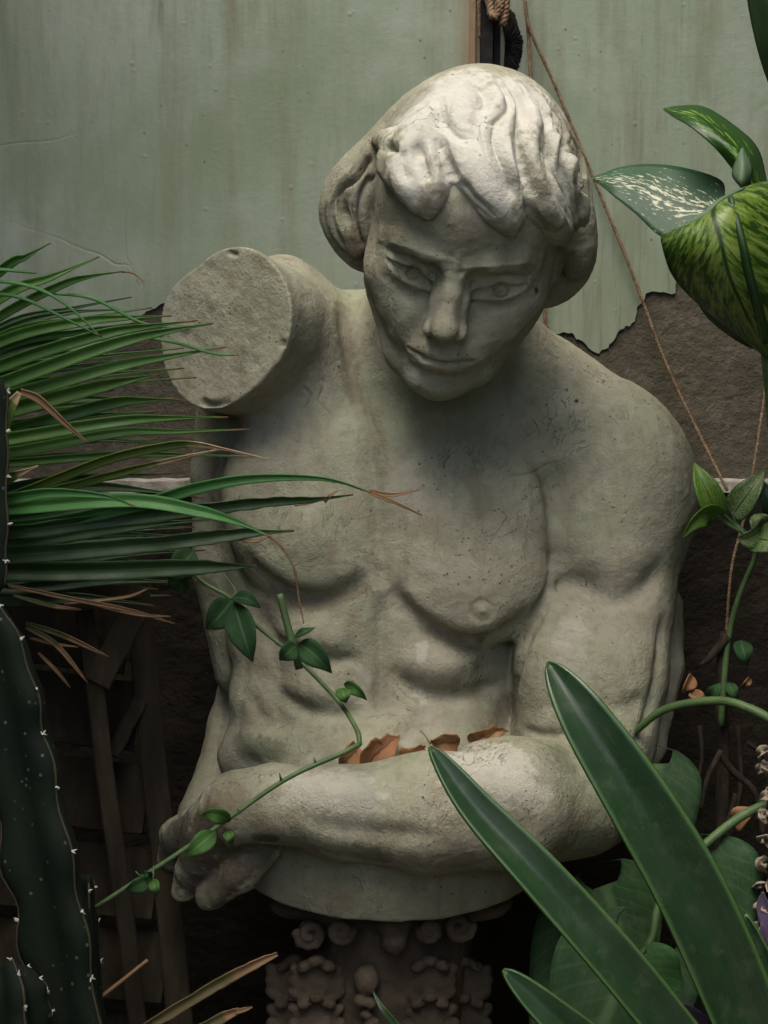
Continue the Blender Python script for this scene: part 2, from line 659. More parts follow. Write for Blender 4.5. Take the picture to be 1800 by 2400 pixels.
        for ax, cell, s_ in edges_all:
            b, c = [(1, 2), (2, 0), (0, 1)][ax]
            q = []
            for db, dc_ in ((-1, -1), (0, -1), (0, 0), (-1, 0)):
                cc = cell.copy(); cc[:, b] += db; cc[:, c] += dc_
                key = (cc[:, 0] * N[1] + cc[:, 1]) * N[2] + cc[:, 2]
                ix = np.searchsorted(K, key); ix[ix >= len(K)] = 0
                q.append(np.where(K[ix] == key, ix, -1))
            q = np.stack(q, -1)
            ok = (q >= 0).all(-1)
            q, ss = q[ok], s_[ok]
            q[~ss] = q[~ss][:, ::-1]
            FA.append(q)
        return V, np.concatenate(FA)


def vnormals(V, F):
    n = np.cross(V[F[:, 2]] - V[F[:, 0]], V[F[:, 3]] - V[F[:, 1]])
    N = np.zeros_like(V)
    for i in range(4):
        for a in range(3):
            N[:, a] += np.bincount(F[:, i], n[:, a], len(V))
    return N / (np.linalg.norm(N, axis=1, keepdims=True) + 1e-12)


def relax(V, F, it=1, lam=0.5):
    for _ in range(it):
        A = np.zeros_like(V); c = np.zeros(len(V))
        for i in range(4):
            j, l = F[:, i], F[:, (i + 1) % 4]
            for a in range(3):
                A[:, a] += np.bincount(j, V[l, a], len(V))
            c += np.bincount(j, minlength=len(V))
        V = V + lam * (A / np.maximum(c, 1)[:, None] - V)
    return V


class Sculpt:
    """chisel strokes on a mesh; their paths lie on its surface"""
    def __init__(self, V, F):
        self.V, self.F = V, F
        self.N = vnormals(V, F)
        self.V0 = V.copy()
        self.buf()

    def buf(self):
        V = self.V
        k = S * (D - V[:, 2]) / D
        self.px = V[:, 0] / k + 900
        self.py = 1200 - V[:, 1] / k
        c = 5
        self.zb = np.full((1 + 2600 // c, 1 + 2000 // c), -9.0)
        i = np.clip((self.py + 100) / c, 0, 2600 // c).astype(int); j = np.clip((self.px + 100) / c, 0, 2000 // c).astype(int)
        np.maximum.at(self.zb, (i, j), V[:, 2])

    def w(self, px, py):
        i, j = int((py + 100) / 5), int((px + 100) / 5)
        for r in range(0, 14):
            z = self.zb[max(i - r, 0):i + r + 1, max(j - r, 0):j + r + 1].max()
            if z > -8:
                return z
        return 0.0

    def hit(self, px, py):
        return pix(px, py, self.w(px, py))

    def _near(self, pts, R):
        lo, hi = pts.min(0) - R, pts.max(0) + R
        V = self.V0
        return np.nonzero(((V > lo) & (V < hi)).all(1))[0]

    def field(self, pxs, R, pts=None):
        if pts is None:
            ws = np.array([self.w(p[0], p[1]) for p in pxs])
            if len(ws) > 4:
                wp = np.pad(ws, 3, mode='edge')
                ws = np.array([np.median(wp[i:i + 7]) for i in range(len(ws))])
                wp = np.pad(ws, 2, mode='edge')
                ws = np.array([wp[i:i + 5].mean() for i in range(len(ws))])
            P = np.array([pix(p[0], p[1], w_) for p, w_ in zip(pxs, ws)])
        else:
            P = np.asarray(pts)
        ix = self._near(P, R)
        if len(ix) == 0:
            return ix, None, None
        v = self.V0[ix]
        sq = np.array([1, 1, .6])
        v, P = v * sq, P * sq
        if len(P) == 1:
            return ix, np.linalg.norm(v - P[0], axis=1), np.zeros(len(ix))
        best = np.full(len(ix), 9.0); tb = np.zeros(len(ix))
        for s in range(len(P) - 1):
            a, b = P[s], P[s + 1]
            ab = b - a
            h = np.clip(((v - a) @ ab) / (ab @ ab + 1e-12), 0, 1)
            d = np.linalg.norm(v - a - h[:, None] * ab, axis=1)
            m = d < best
            best[m] = d[m]; tb[m] = (s + h[m]) / (len(P) - 1)
        return ix, best, tb

    def stroke(self, pxs, width, height, taper=True, prof='g', pts=None, dirn=None):
        """width in photo px, height in mm (negative carves)"""
        pxs = smooth_path(pxs) if len(pxs) > 2 else pxs
        r = width * S * 0.95
        ix, d, t = self.field(pxs, r * 2.3, pts)
        if len(ix) == 0:
            return
        if prof == 'g':
            a = np.exp(-(d / r) ** 2)
        elif prof == 'v':
            a = np.maximum(1 - d / r, 0)
        else:
            a = np.clip(1 - (d / r) ** 2, 0, 1) ** 2
        if taper and len(pxs) > 1:
            a = a * np.clip(np.minimum(t, 1 - t) * 5 + 0.08, 0, 1) ** 0.7
        n = self.N[ix] if dirn is None else np.asarray(dirn)[None]
        self.V[ix] += n * (a * height * 0.001)[:, None]

    def refresh(self):
        self.N = vnormals(self.V, self.F)
        self.V0 = self.V.copy()
        self.buf()


def smooth_path(p, n=6):
    p = np.array(p, float)
    q = np.vstack([2 * p[0] - p[1], p, 2 * p[-1] - p[-2]])
    out = []
    for i in range(1, len(q) - 2):
        for t in np.linspace(0, 1, n, endpoint=False):
            a, b, c, d = q[i - 1], q[i], q[i + 1], q[i + 2]
            out.append(0.5 * (2 * b + (c - a) * t + (2 * a - 5 * b + 4 * c - d) * t * t + (3 * b - a - 3 * c + d) * t ** 3))
    out.append(p[-1])
    return np.array(out)


def hash3(ix):
    x = (ix[..., 0] * 374761393 + ix[..., 1] * 668265263 + ix[..., 2] * 1274126177).astype(np.int64)
    x = ((x ^ (x >> 13)) * 1274126177) & 0x7fffffff
    return ((x ^ (x >> 16)) & 0xffff) / 65535.0


def vnoise(P):
    i = np.floor(P).astype(np.int64); f = P - i
    f = f * f * (3 - 2 * f)
    r = 0
    for a in (0, 1):
        for b in (0, 1):
            for c in (0, 1):
                wgt = np.where(a, f[:, 0], 1 - f[:, 0]) * np.where(b, f[:, 1], 1 - f[:, 1]) * np.where(c, f[:, 2], 1 - f[:, 2])
                r = r + wgt * hash3(i + np.array([a, b, c]))
    return r * 2 - 1

# ------------------------------------------------------------------ ground, unseen light blockers and bounce slab, wall
WY = 0.34                                  # face of the bare render behind the bust
SOIL = mat_plain("dark_leafy_soil", [(.018, .014, .010), (.045, .034, .024), (.075, .055, .036)], 30, .95, (40, 1.0, .01), .1)
gv, gf = [], []
_n = 40
for i in range(_n + 1):
    for j in range(_n + 1):
        x, y = -20 + 40 * i / _n, -20 + 40 * j / _n
        gv.append((x, y, 0.0))
for i in range(_n):
    for j in range(_n):
        a = i * (_n + 1) + j
        gf.append((a, a + _n + 1, a + _n + 2, a + 1))
struct(add_mesh("ground", gv, gf, SOIL))
BOUNCE = mat_plain("pale_light_bounce", [(.30, .27, .22), (.42, .38, .31), (.50, .46, .38)], 12, .9, (60, .6, .003), .2)  # unseen slab added to bounce light up onto the face
v, f = box_vf((-.97, -2.29, -.05), (.97, -.75, .03))
struct(add_mesh("bounce_slab", v, f, BOUNCE, smooth=False))
DIM = mat_plain("dark_green_shade_wall", [(.03, .04, .02), (.06, .075, .035), (.10, .10, .06)], 9, .9, (30, 1, .02), .1)
CWX, CWY0, CH_ = .98, -2.3, 2.5  # unseen walls added as occluders so the light falls off downward
for nm, lo, hi in (("added_shade_wall_left", (-CWX - .15, CWY0, 0), (-CWX, WY + .002, CH_)), ("added_shade_wall_right", (CWX, CWY0, 0), (CWX + .15, WY + .002, CH_)), ("added_shade_wall_front", (-CWX - .15, CWY0 - .15, 0), (CWX + .15, CWY0, 1.5))):
    v, f = box_vf(lo, hi)
    struct(add_mesh(nm, v, f, DIM, smooth=False))
# unseen slabs added overhead to block side light, open above the bust
OX0, OX1 = -.57, .50
for nm, lo, hi in (("added_shade_slab_left", (-CWX - .3, CWY0 - .3, CH_), (OX0, WY + .3, CH_ + .08)), ("added_shade_slab_right", (OX1, CWY0 - .3, CH_), (CWX + .3, WY + .3, CH_ + .08))):
    v, f = box_vf(lo, hi)
    struct(add_mesh(nm, v, f, DIM, smooth=False))

wall = thing("garden_wall", "weathered courtyard wall with peeling grey green paint over brown cement behind the statue", "wall", (0, WY, 0))
v, f = box_vf((-1.3, WY, 0), (1.3, WY + .2, CH_ + .3))
add_mesh("cement_render", v, f, RENDER, wall, smooth=False)


def wallp(px, py, y=None):
    p = on_y(px, py, WY if y is None else y)
    return p


# the coat of paint ends in a torn edge
edge_px = [(-700, 930), (-300, 900), (0, 872), (70, 860), (130, 838), (200, 822), (262, 792), (300, 762), (333, 738), (350, 728), (372, 716), (395, 708), (420, 700), (520, 715), (700, 740), (900, 760), (1100, 770), (1220, 745),
           (1252, 742), (1258, 758), (1280, 765), (1300, 782), (1342, 780), (1350, 795), (1372, 806), (1382, 818), (1404, 829), (1418, 818), (1428, 806), (1438, 798), (1446, 780), (1462, 770), (1480, 758), (1490, 742), (1492, 722), (1508, 708), (1513, 688), (1540, 684), (1583, 687), (1586, 656), (1600, 648), (1640, 640), (1720, 650), (1800, 640), (2000, 660), (2500, 650)]
rs = np.random.RandomState(4)
pe = []
for (x0, y0), (x1, y1) in zip(edge_px[:-1], edge_px[1:]):
    k = max(1, int(abs(x1 - x0) + abs(y1 - y0)) // 9)
    for i in range(k):
        t_ = i / k
        a = .0 if i == 0 else 1.0
        pe.append((x0 + (x1 - x0) * t_ + rs.uniform(-2.5, 2.5) * a, y0 + (y1 - y0) * t_ + rs.uniform(-3.5, 3.5) * a))
pe.append(edge_px[-1])
PT = .0022
bot = np.array([wallp(x, y, WY - PT) for x, y in pe])
ztop = CH_ + .3
rows = 10
pv, pf = [], []
m_ = len(bot)
for r in range(rows + 1):
    t_ = (r / rows) ** 1.3
    q = bot.copy()
    xs = -1.3 + 2.6 * np.arange(m_) / (m_ - 1)
    q[:, 2] = bot[:, 2] + (ztop - bot[:, 2]) * t_
    curl = .0012 * math.exp(-r * 2.5) * (1 + .8 * np.sin(np.arange(m_) * .37))
    q[:, 1] = WY - PT - curl
    pv.append(q)
back = bot.copy(); back[:, 1] = WY - .0005
pv = np.vstack(pv + [back])
for r in range(rows):
    for i in range(m_ - 1):
        pf.append((r * m_ + i, r * m_ + i + 1, (r + 1) * m_ + i + 1, (r + 1) * m_ + i))
bk = (rows + 1) * m_
for i in range(m_ - 1):
    pf.append((bk + i, bk + i + 1, i + 1, i))
po_ = add_mesh("paint_coat", pv, pf, PAINT, wall, smooth=False)
at_ = po_.data.attributes.new("rust", 'FLOAT', 'POINT')
xr = wallp(1105, 100)[0]
# the wash of rust fades off from the batten beside the post
at_.data.foreach_set("value", (np.clip(1 - np.abs(pv[:, 0] - xr) / .022, 0, 1) * .6).astype(np.float32))
# white painted ledge with the footing below it
LEDGE = mat_plain("chipped_white_ledge_paint", [(.13, .11, .085), (.30, .28, .24), (.42, .40, .36)], 40, .8, (90, .8, .003), .2)
zl = wallp(330, 1128, WY - .03)[2]
zl2 = wallp(330, 1152, WY - .03)[2]
lv, lf = [], []
k = 160
rs = np.random.RandomState(9)
for i in range(k + 1):
    x = -1.3 + 2.6 * i / k
    a, b = rs.uniform(-.0012, .0012), rs.uniform(-.0025, .0015)
    lv += [(x, WY + .01, zl + a), (x, WY - .030 + rs.uniform(-.002, .001), zl + a), (x, WY - .032 + rs.uniform(-.001, .001), zl2 + b), (x, WY + .01, zl2 + b)]
for i in range(k):
    for j in range(4):
        lf.append((i * 4 + j, (i + 1) * 4 + j, (i + 1) * 4 + (j + 1) % 4, i * 4 + (j + 1) % 4))
lf += [(0, 1, 2, 3), (k * 4 + 3, k * 4 + 2, k * 4 + 1, k * 4)]
add_mesh("ledge", lv, lf, LEDGE, wall, smooth=False)
FOOT = mat_plain("shade_dark_footing", [(.010, .0085, .007), (.019, .016, .012), (.034, .029, .021)], 10, .95, (50, 1, .006), .1)  # colour darkened to stand in for light falloff low on the wall
v, f = box_vf((-1.3, WY - .027, 0), (1.3, WY + .005, zl2 + .001))
add_mesh("footing", v, f, FOOT, wall, smooth=False)

# ------------------------------------------------------------------ the bust
UPL = np.array([0, math.cos(PITCH), math.sin(PITCH)])      # world up in local axes
body = Clay()


def E(px, py, w, rx, ry, rz, k=18, R=None, mode='add', cl=None):
    """ellipsoid: radii in photo px (rz too)"""
    f = S * (D - w) / D
    (cl or body).ell(pix(px, py, w), np.array([rx, ry, rz]) * f, k * S, R, mode)


def CH(pts, k=18, mode='add', cl=None, flat=None):
    (cl or body).chain([(pix(x, y, w), rpx(r, w)) for x, y, w, r in pts], k * S, mode, flat)


def rotz(a):
    a = rad(a); c, s = math.cos(a), math.sin(a)
    return np.array([[c, -s, 0], [s, c, 0], [0, 0, 1.0]])


# trunk
E(900, 1270, -.135, 390, 500, 285)
E(905, 1120, -.125, 420, 250, 255, k=60)
E(885, 1640, -.135, 335, 380, 265, k=80)
E(915, 1930, -.13, 385, 360, 410, k=60)
CH([(740, 880, -.125, 190), (1020, 900, -.13, 200), (1380, 1060, -.14, 185)], k=80)
# trapezius and neck
CH([(1030, 720, -.06, 165), (990, 960, -.115, 185)], k=60)
CH([(1110, 780, -.10, 120), (1290, 930, -.15, 105), (1450, 1050, -.16, 100)], k=70)
CH([(950, 790, -.10, 110), (830, 795, -.14, 90), (730, 810, -.14, 115)], k=60)
# breast muscles
E(715, 1160, -.055, 195, 225, 125, k=40, R=rotz(-8))
E(735, 1250, -.050, 180, 152, 128, k=34, R=rotz(4))
E(1090, 1250, -.050, 215, 240, 130, k=40, R=rotz(10))
E(1098, 1345, -.044, 205, 165, 136, k=30, R=rotz(-14))
E(900, 1060, -.065, 190, 120, 95, k=60)
# abdominal relief
E(760, 1480, -.052, 112, 78, 82, k=30)
E(1010, 1540, -.050, 112, 92, 88, k=26, R=rotz(-8))
E(770, 1610, -.060, 105, 68, 78, k=30)
E(1040, 1680, -.055, 105, 76, 75, k=34)
E(720, 1745, -.060, 150, 62, 88, k=34)
E(1000, 1800, -.065, 150, 62, 80, k=40)
E(610, 1500, -.100, 70, 110, 85, k=50, R=rotz(14))
E(630, 1650, -.095, 90, 80, 90, k=50, R=rotz(-25))
E(620, 1770, -.100, 110, 90, 95, k=50)
CH([(592, 1430, -.14, 30), (578, 1560, -.185, 54), (556, 1700, -.185, 66), (530, 1830, -.16, 74), (470, 1910, -.11, 54)], k=16)
# flank and back seen past the breast
CH([(560, 880, -.13, 95), (540, 1100, -.14, 88), (545, 1330, -.14, 92), (590, 1560, -.15, 90)], k=26)
# stump of the raised arm
nst = np.array([-.56, -.06, .82]); nst /= np.linalg.norm(nst)
P0 = pix(515, 765, .02)
hst = float(nst @ P0)


def in_disc(px, py):
    d = pix(px, py, 0); o = np.array([0, 0, D])
    dr = d - o
    t = (hst - nst @ o) / (nst @ dr)
    return o + dr * t


for (x, y, r, bx, by, bw, rb) in ((560, 738, 166, 690, 800, -.105, 150), (497, 798, 152, 690, 860, -.12, 140), (455, 740, 95, 680, 800, -.12, 120)):
    a = in_disc(x, y)
    body.cone(pix(bx, by, bw), a + nst * .03, rpx(rb, bw), rpx(r, .02), 40 * S)
E(742, 875, -.085, 92, 175, 150, k=60)
E(662, 765, -.095, 122, 168, 150, k=40)
E(700, 960, -.075, 110, 160, 120, k=60)
body.cone(P0, P0 + nst * .1, .13, .13, .0012, mode='sub', cut=(-nst, -hst))
# the other arm: deltoid, biceps, triceps
E(1452, 1150, -.115, 182, 245, 190, k=40, R=rotz(4))
E(1400, 1260, -.075, 150, 165, 120, k=30, R=rotz(12))
CH([(1440, 1180, -.12, 180), (1425, 1420, -.095, 150), (1385, 1575, -.075, 178), (1372, 1720, -.05, 162), (1375, 1850, -.03, 140)], k=30)
E(1330, 1560, -.035, 125, 170, 95, k=36, R=rotz(-6))
E(1425, 1610, -.045, 100, 150, 100, k=30)
CH([(1545, 1420, -.15, 55), (1540, 1560, -.14, 62), (1500, 1740, -.11, 60), (1430, 1870, -.07, 60)], k=14)
# forearm lying across the belly
CH([(1345, 1872, -.005, 138), (1200, 1885, .045, 150), (1000, 1905, .062, 138), (800, 1905, .058, 106), (640, 1882, .045, 88), (560, 1895, .03, 86)], k=26)
E(1180, 1850, .055, 150, 105, 130, k=40)
# broken hand
CH([(560, 1895, .03, 86), (500, 1945, .015, 76)], k=24)
E(480, 1990, .005, 62, 80, 62, k=24)
CH([(620, 1985, .030, 42), (560, 2045, .022, 46), (490, 2100, .012, 34)], k=12)
CH([(520, 1980, .02, 44), (450, 2040, .0, 38), (430, 2090, -.01, 28)], k=14)
CH([(480, 1930, -.02, 52), (420, 1960, -.04, 44), (400, 2010, -.05, 34)], k=14)

# ---- head: built upright in millimetres (x right, y up, z forward), then bowed and tilted onto the neck
HC = pix(1091, 536, .08)
HS = 0.001 * 1.15
_p, _r, _y = rad(35), rad(11), rad(-2)
Rp = np.array([[1, 0, 0], [0, math.cos(_p), -math.sin(_p)], [0, math.sin(_p), math.cos(_p)]])
Ry = np.array([[math.cos(_y), 0, math.sin(_y)], [0, 1, 0], [-math.sin(_y), 0, math.cos(_y)]])
Rr = np.array([[math.cos(_r), math.sin(_r), 0], [-math.sin(_r), math.cos(_r), 0], [0, 0, 1]])
HR = Rr @ Ry @ Rp


def hp(x, y, z):
    return HC + HR @ (np.array([x, y, z], float) * HS)


def HE(x, y, z, rx, ry, rz, k=10, mode='add', both=False, rot=None, cl=None):
    for sg in ((1, -1) if both else (1,)):
        R = HR.copy()
        if rot:
            R = HR @ rotz(rot * sg)
        (cl or body).ell(hp(x * sg, y, z), np.array([rx, ry, rz]) * HS, k * HS, R, mode)


def HCN(pts, k=6, mode='add', both=False, flat=None, cl=None):
    for sg in ((1, -1) if both else (1,)):
        f = None if flat is None else (HR @ (np.array(flat[0]) * np.array([sg, 1, 1])), flat[1])
        (cl or body).chain([(hp(x * sg, y, z), r * HS) for x, y, z, r in pts], k * HS, mode, f)


HE(0, 32, -12, 76, 84, 96)
HE(0, -22, 15, 76, 86, 62, k=20)
HE(0, 42, 28, 71, 54, 58, k=18)
HCN([(0, -100, 61, 18), (25, -91, 48, 17), (49, -54, 6, 20)], k=24, both=True)
HE(0, -101, 68, 23, 15, 18, k=12)
HE(49, -26, 44, 21, 20, 25, k=22, both=True)
HE(34, -48, 57, 22, 24, 21, k=14, both=True)
# brows
HCN([(10, 6, 81, 5.2), (25, 12, 80, 6), (43, 15.5, 71, 6), (57, 7, 53, 5)], k=12, both=True)
HE(0, 8, 80, 13, 12, 8, k=10)
# eye hollows
HE(35.5, -9, 92, 22.5, 13.5, 19, k=10, mode='sub', both=True, rot=-6)
HE(17, -5, 91, 8, 13, 13, k=8, mode='sub', both=True)
# nose
HCN([(0, 10, 77.5, 7.2), (0, -14, 90, 7), (0, -36, 101.5, 8)], k=7)
HCN([(4, -6, 74, 7.5), (6, -24, 83, 8), (7.8, -40, 89, 8.6)], k=8, both=True)
HCN([(4.5, 5, 89.5, 1.2), (5.5, 17, 90, 1.6)], k=5, mode='sub', both=True)
HE(0, -40.5, 103.5, 9, 7.5, 9, k=9)
HE(12.4, -45, 92.5, 5.8, 6.8, 9, k=4, both=True)
HCN([(0, -53, 88, 6), (0, -47.5, 102, 5.2)], k=5)
HE(7.5, -55, 98, 3.4, 3, 6, k=2, mode='sub', both=True)
# mouth
HE(0, -68, 65, 37, 25, 26, k=14)
HCN([(26, -72, 78, 3), (9, -66.5, 89, 4.6), (0, -67.5, 90.5, 4.6)], k=8, both=True)
HCN([(19, -78, 80, 2.4), (8, -79, 87.5, 5), (0, -79.5, 88, 5)], k=9, both=True)
HCN([(26, -72.5, 83, 1.4), (12, -72, 94, 1.6), (0, -73, 96.5, 1.6)], k=2.5, mode='sub', both=True)
HE(0, -90, 97.5, 20, 5.5, 8, k=10, mode='sub')
HCN([(0, -55, 97, 1.8), (0, -62, 98.5, 2.4)], k=4, mode='sub')
# eyes: lid mound, almond opening, ball set back in it
EX, EY = 35, -10.5
HE(EX, EY, 56, 25, 16, 24, k=7, both=True, rot=14)
HCN([(EX - 22, EY - 9, 73, 1.0), (EX - 10, EY - 4.2, 81, 6.6), (EX + 4, EY + 0.6, 82, 7.6), (EX + 13, EY + 3.2, 78, 5.2), (EX + 22, EY + 5.5, 68, 1.0)], k=1.2, mode='sub', both=True)
HE(EX, EY, 54, 23, 21, 20.6, k=.5, both=True)
HCN([(EX - 20, EY + 1, 76, 1.2), (EX - 8, EY + 9.5, 80, 1.9), (EX + 6, EY + 13, 78.5, 2.0), (EX + 22, EY + 11, 66, 1.2)], k=3, mode='sub', both=True)
HCN([(EX - 17, EY - 17, 76, 1.5), (EX - 4, EY - 17.5, 79, 2.4), (EX + 10, EY - 12.5, 76.5, 1.8)], k=5, mode='sub', both=True)
# cut the underside level where the bust sits on the capital
_tp = PITCH + rad(5)
body.plane((0, -math.cos(_tp), -math.sin(_tp)), pix(920, 2152, .03), k=.004)

import time as _t
_t0 = _t.time()
V, F = body.mesh(pix(300, 2350, -.32), np.array([.40, .50, .26]), 0.0016)
V = relax(V, F, 1, .35)
print('body', len(V), round(_t.time() - _t0, 1))
sb = Sculpt(V, F)

# ------------------------------------------------------------------ hair
hair = Clay()
HE(0, 36, -16, 84, 90, 106, cl=hair)
HE(0, -16, -8, 86, 60, 54, k=12, cl=hair)                     # sides, over the ears
HE(0, -30, 94, 67, 106, 90, k=8, mode='sub', cl=hair)         # opening for the face
hair.plane(-(HR @ np.array([0, 1, -.15])), hp(0, -50, 0), k=.02)


def skin(px, py, lift):
    p = sb.hit(px, py)
    n = p - HC
    n /= np.linalg.norm(n)
    return p + n * lift * S


def lock(pts, k=14, lift=6, l0=-22):
    pts = smooth_path(pts, 3)
    n = len(pts) - 1
    hair.chain([(skin(x, y, l0 + (lift - l0) * min(1, i / n * 1.8)), rpx(r, .1)) for i, (x, y, r) in enumerate(pts)], k * S)


def lockw(pts, k=14):
    pts = smooth_path(pts, 3)
    hair.chain([(pix(x, y, w), rpx(r, w)) for x, y, w, r in pts], k * S)


# fringe, from the parting on the left round to the right temple
lock([(1045, 260, 52), (980, 330, 54), (952, 390, 46), (975, 445, 38), (1003, 490, 20)])
lock([(985, 285, 44), (930, 350, 34), (922, 395, 30), (945, 430, 22)])
lock([(970, 320, 38), (920, 340, 26), (897, 345, 14)], lift=16)
lock([(1020, 330, 44), (1012, 400, 42), (1014, 450, 32), (1008, 492, 16)])
lock([(1078, 280, 50), (1088, 365, 46), (1135, 438, 42), (1172, 495, 34), (1196, 538, 14)])
lock([(1135, 270, 40), (1155, 365, 42), (1186, 435, 38), (1208, 500, 22)])
lock([(1170, 250, 40), (1215, 350, 44), (1255, 450, 46), (1295, 520, 36), (1318, 562, 14)])
lock([(1215, 245, 36), (1280, 350, 40), (1322, 450, 42), (1345, 515, 30)])
lockw([(1275, 290, .10, 34), (1330, 390, .085, 40), (1352, 490, .075, 38), (1358, 600, .055, 30), (1340, 640, .04, 18)])
# right lobe below the temple
lockw([(1350, 500, .03, 44), (1335, 600, .015, 54), (1300, 665, .0, 42), (1250, 700, -.01, 18)], k=24)
# left lobe over the ear
lockw([(975, 265, .10, 46), (882, 355, .085, 42), (815, 440, .07, 48), (800, 510, .06, 46), (830, 580, .055, 36), (862, 622, .05, 16)], k=18)
lockw([(900, 330, .105, 34), (852, 420, .10, 34), (838, 500, .09, 32), (850, 570, .08, 22)], k=12)
lockw([(820, 420, .09, 26), (790, 480, .085, 26), (800, 540, .08, 24), (835, 590, .075, 16)], k=10)
VH, FH = hair.mesh(pix(640, 800, -.14), pix(1480, 60, .26) + np.array([0, .02, 0]), 0.0016)
VH = relax(VH, FH, 1, .35)
sh = Sculpt(VH, FH)
print('hair', len(VH), round(_t.time() - _t0, 1))
for path, w_, h_ in (
    # ridges first
    ([(1080, 200), (1088, 235), (1100, 290)], 26, 3),
    ([(1150, 190), (1172, 225), (1172, 262), (1145, 300), (1140, 360), (1160, 420)], 16, 3.5),
    ([(1205, 250), (1198, 290), (1192, 330), (1200, 380), (1218, 430)], 14, 3.5),
    ([(1250, 230), (1255, 290), (1248, 340), (1258, 400), (1285, 460)], 17, 4),
    ([(1305, 300), (1303, 350), (1300, 400), (1322, 450)], 11, 3),
    ([(1345, 360), (1345, 410), (1350, 470)], 12, 3),
    # then the furrows between the locks
    ([(1088, 189), (1125, 208), (1136, 238), (1117, 262)], 10, -4),
    ([(1023, 222), (1035, 275), (1064, 312), (1105, 327)], 10, -3.5),
    ([(1162, 181), (1192, 222), (1192, 250), (1166, 280), (1134, 296)], 10, -5),
    ([(1166, 283), (1154, 316), (1162, 353), (1179, 394), (1195, 435), (1212, 470)], 11, -6),
    ([(1183, 181), (1218, 222), (1224, 263), (1213, 296), (1213, 337), (1222, 378), (1236, 425), (1240, 465)], 12, -7),
    ([(1235, 195), (1269, 234), (1286, 275), (1286, 325), (1281, 361), (1296, 411), (1324, 470), (1340, 520)], 12, -7),
    ([(1290, 240), (1320, 285), (1331, 320), (1322, 348), (1318, 385), (1330, 430), (1350, 490)], 10, -6),
    ([(1330, 290), (1357, 345), (1370, 394), (1374, 452), (1378, 520)], 10, -6),
    ([(1345, 400), (1358, 450), (1362, 510), (1360, 580)], 9, -5),
    ([(1023, 318), (1035, 357), (1054, 402), (1066, 428)], 12, -5),
    ([(982, 335), (988, 370), (1000, 402), (1006, 430)], 12, -5),
    ([(945, 350), (940, 385), (955, 425)], 9, -3),
    ([(1075, 425), (1110, 470), (1160, 510)], 9, -3),
    ([(1000, 240), (950, 275), (905, 318)], 11, -3),
    ([(895, 335), (914, 344), (930, 350)], 10, -8),
    ([(880, 345), (834, 406), (797, 440), (798, 490), (822, 545)], 10, -7),
    ([(886, 380), (852, 440), (838, 490), (840, 540), (858, 590)], 10, -7),
    ([(868, 370), (826, 430), (815, 480), (820, 530)], 8, -4),
    ([(800, 425), (772, 480), (778, 540), (810, 590)], 9, -5),
    ([(1225, 470), (1262, 525), (1300, 555)], 9, -3),
):
    sh.stroke(path, w_ * (.8 if h_ < 0 else 1), h_ * (1.35 if h_ < 0 else 1.2))
    if h_ < 0:
        q = np.array(path, float)
        for sg, ww, hh in ((-1, 5, -1.6), (1, 5, -1.9)):
            g = np.gradient(q, axis=0)
            g = np.stack([-g[:, 1], g[:, 0]], 1) / (np.linalg.norm(g, axis=1, keepdims=True) + 1e-6)
            sh.stroke((q + sg * g * (w_ * 1.25)).tolist(), ww, hh)
sh.refresh()

# ------------------------------------------------------------------ chisel work on face and body
def ST(path, w_, h_, **kw):
    sb.stroke(path, w_, h_, **kw)


# cheek folds, bags, frown
ST([(1003, 745), (975, 772), (950, 798), (938, 825), (940, 850)], 20, -3.2)
ST([(985, 735), (940, 765), (915, 800)], 26, 2.2)
ST([(1100, 785), (1120, 815), (1130, 845)], 13, -2)
ST([(925, 672), (965, 700), (1010, 700)], 15, -2.2)
ST([(1120, 712), (1170, 722), (1220, 705)], 14, -1.6)
for q in range(7):
    x0 = 885 + q * 22; y0 = 560 + q * 7
    ST([(x0 - 8, y0 + 6), (x0 + 22, y0 + 4), (x0 + 52, y0 + 12)], 5, .7)
    x0 = 1255 - q * 22; y0 = 612 + q * 2
    ST([(x0 + 8, y0 + 6), (x0 - 20, y0 + 2), (x0 - 50, y0 + 8)], 5, .7)
ST([(1000, 600), (1040, 622), (1060, 640)], 12, 1.5)
# irises
for cx, cy, r in ((968, 641, 14), (1174, 681, 16)):
    ring = [(cx + r * math.cos(a), cy + r * .95 * math.sin(a)) for a in np.linspace(0, 2 * math.pi, 25)]
    ST(ring, 4, -3.0, taper=False)
    ring = [(cx + r * .4 * math.cos(a), cy + r * .4 * math.sin(a)) for a in np.linspace(0, 2 * math.pi, 13)]
    ST(ring, 4, -2.0, taper=False)
# breast contours
ST([(585, 1320), (640, 1370), (720, 1402), (800, 1390), (860, 1345)], 24, -9)
ST([(600, 1290), (680, 1355), (780, 1360), (850, 1310)], 34, 4)
ST([(915, 1375), (960, 1430), (1030, 1482), (1110, 1508), (1190, 1480), (1250, 1420)], 24, -9)
ST([(940, 1370), (1010, 1440), (1110, 1465), (1200, 1430)], 34, 4)
ST([(860, 1000), (880, 1150), (893, 1300), (900, 1380)], 24, -6)
ST([(1305, 1290), (1298, 1360), (1262, 1440), (1222, 1520), (1203, 1600), (1200, 1690)], 15, -9)
ST([(1290, 1080), (1306, 1180), (1310, 1260), (1302, 1340)], 46, -7)
ST([(572, 1500), (545, 1640), (505, 1800)], 9, -2)
ST([(545, 1560), (520, 1680), (490, 1810)], 9, -2)
ST([(568, 1450), (572, 1560), (560, 1660), (545, 1750)], 14, -2.5)
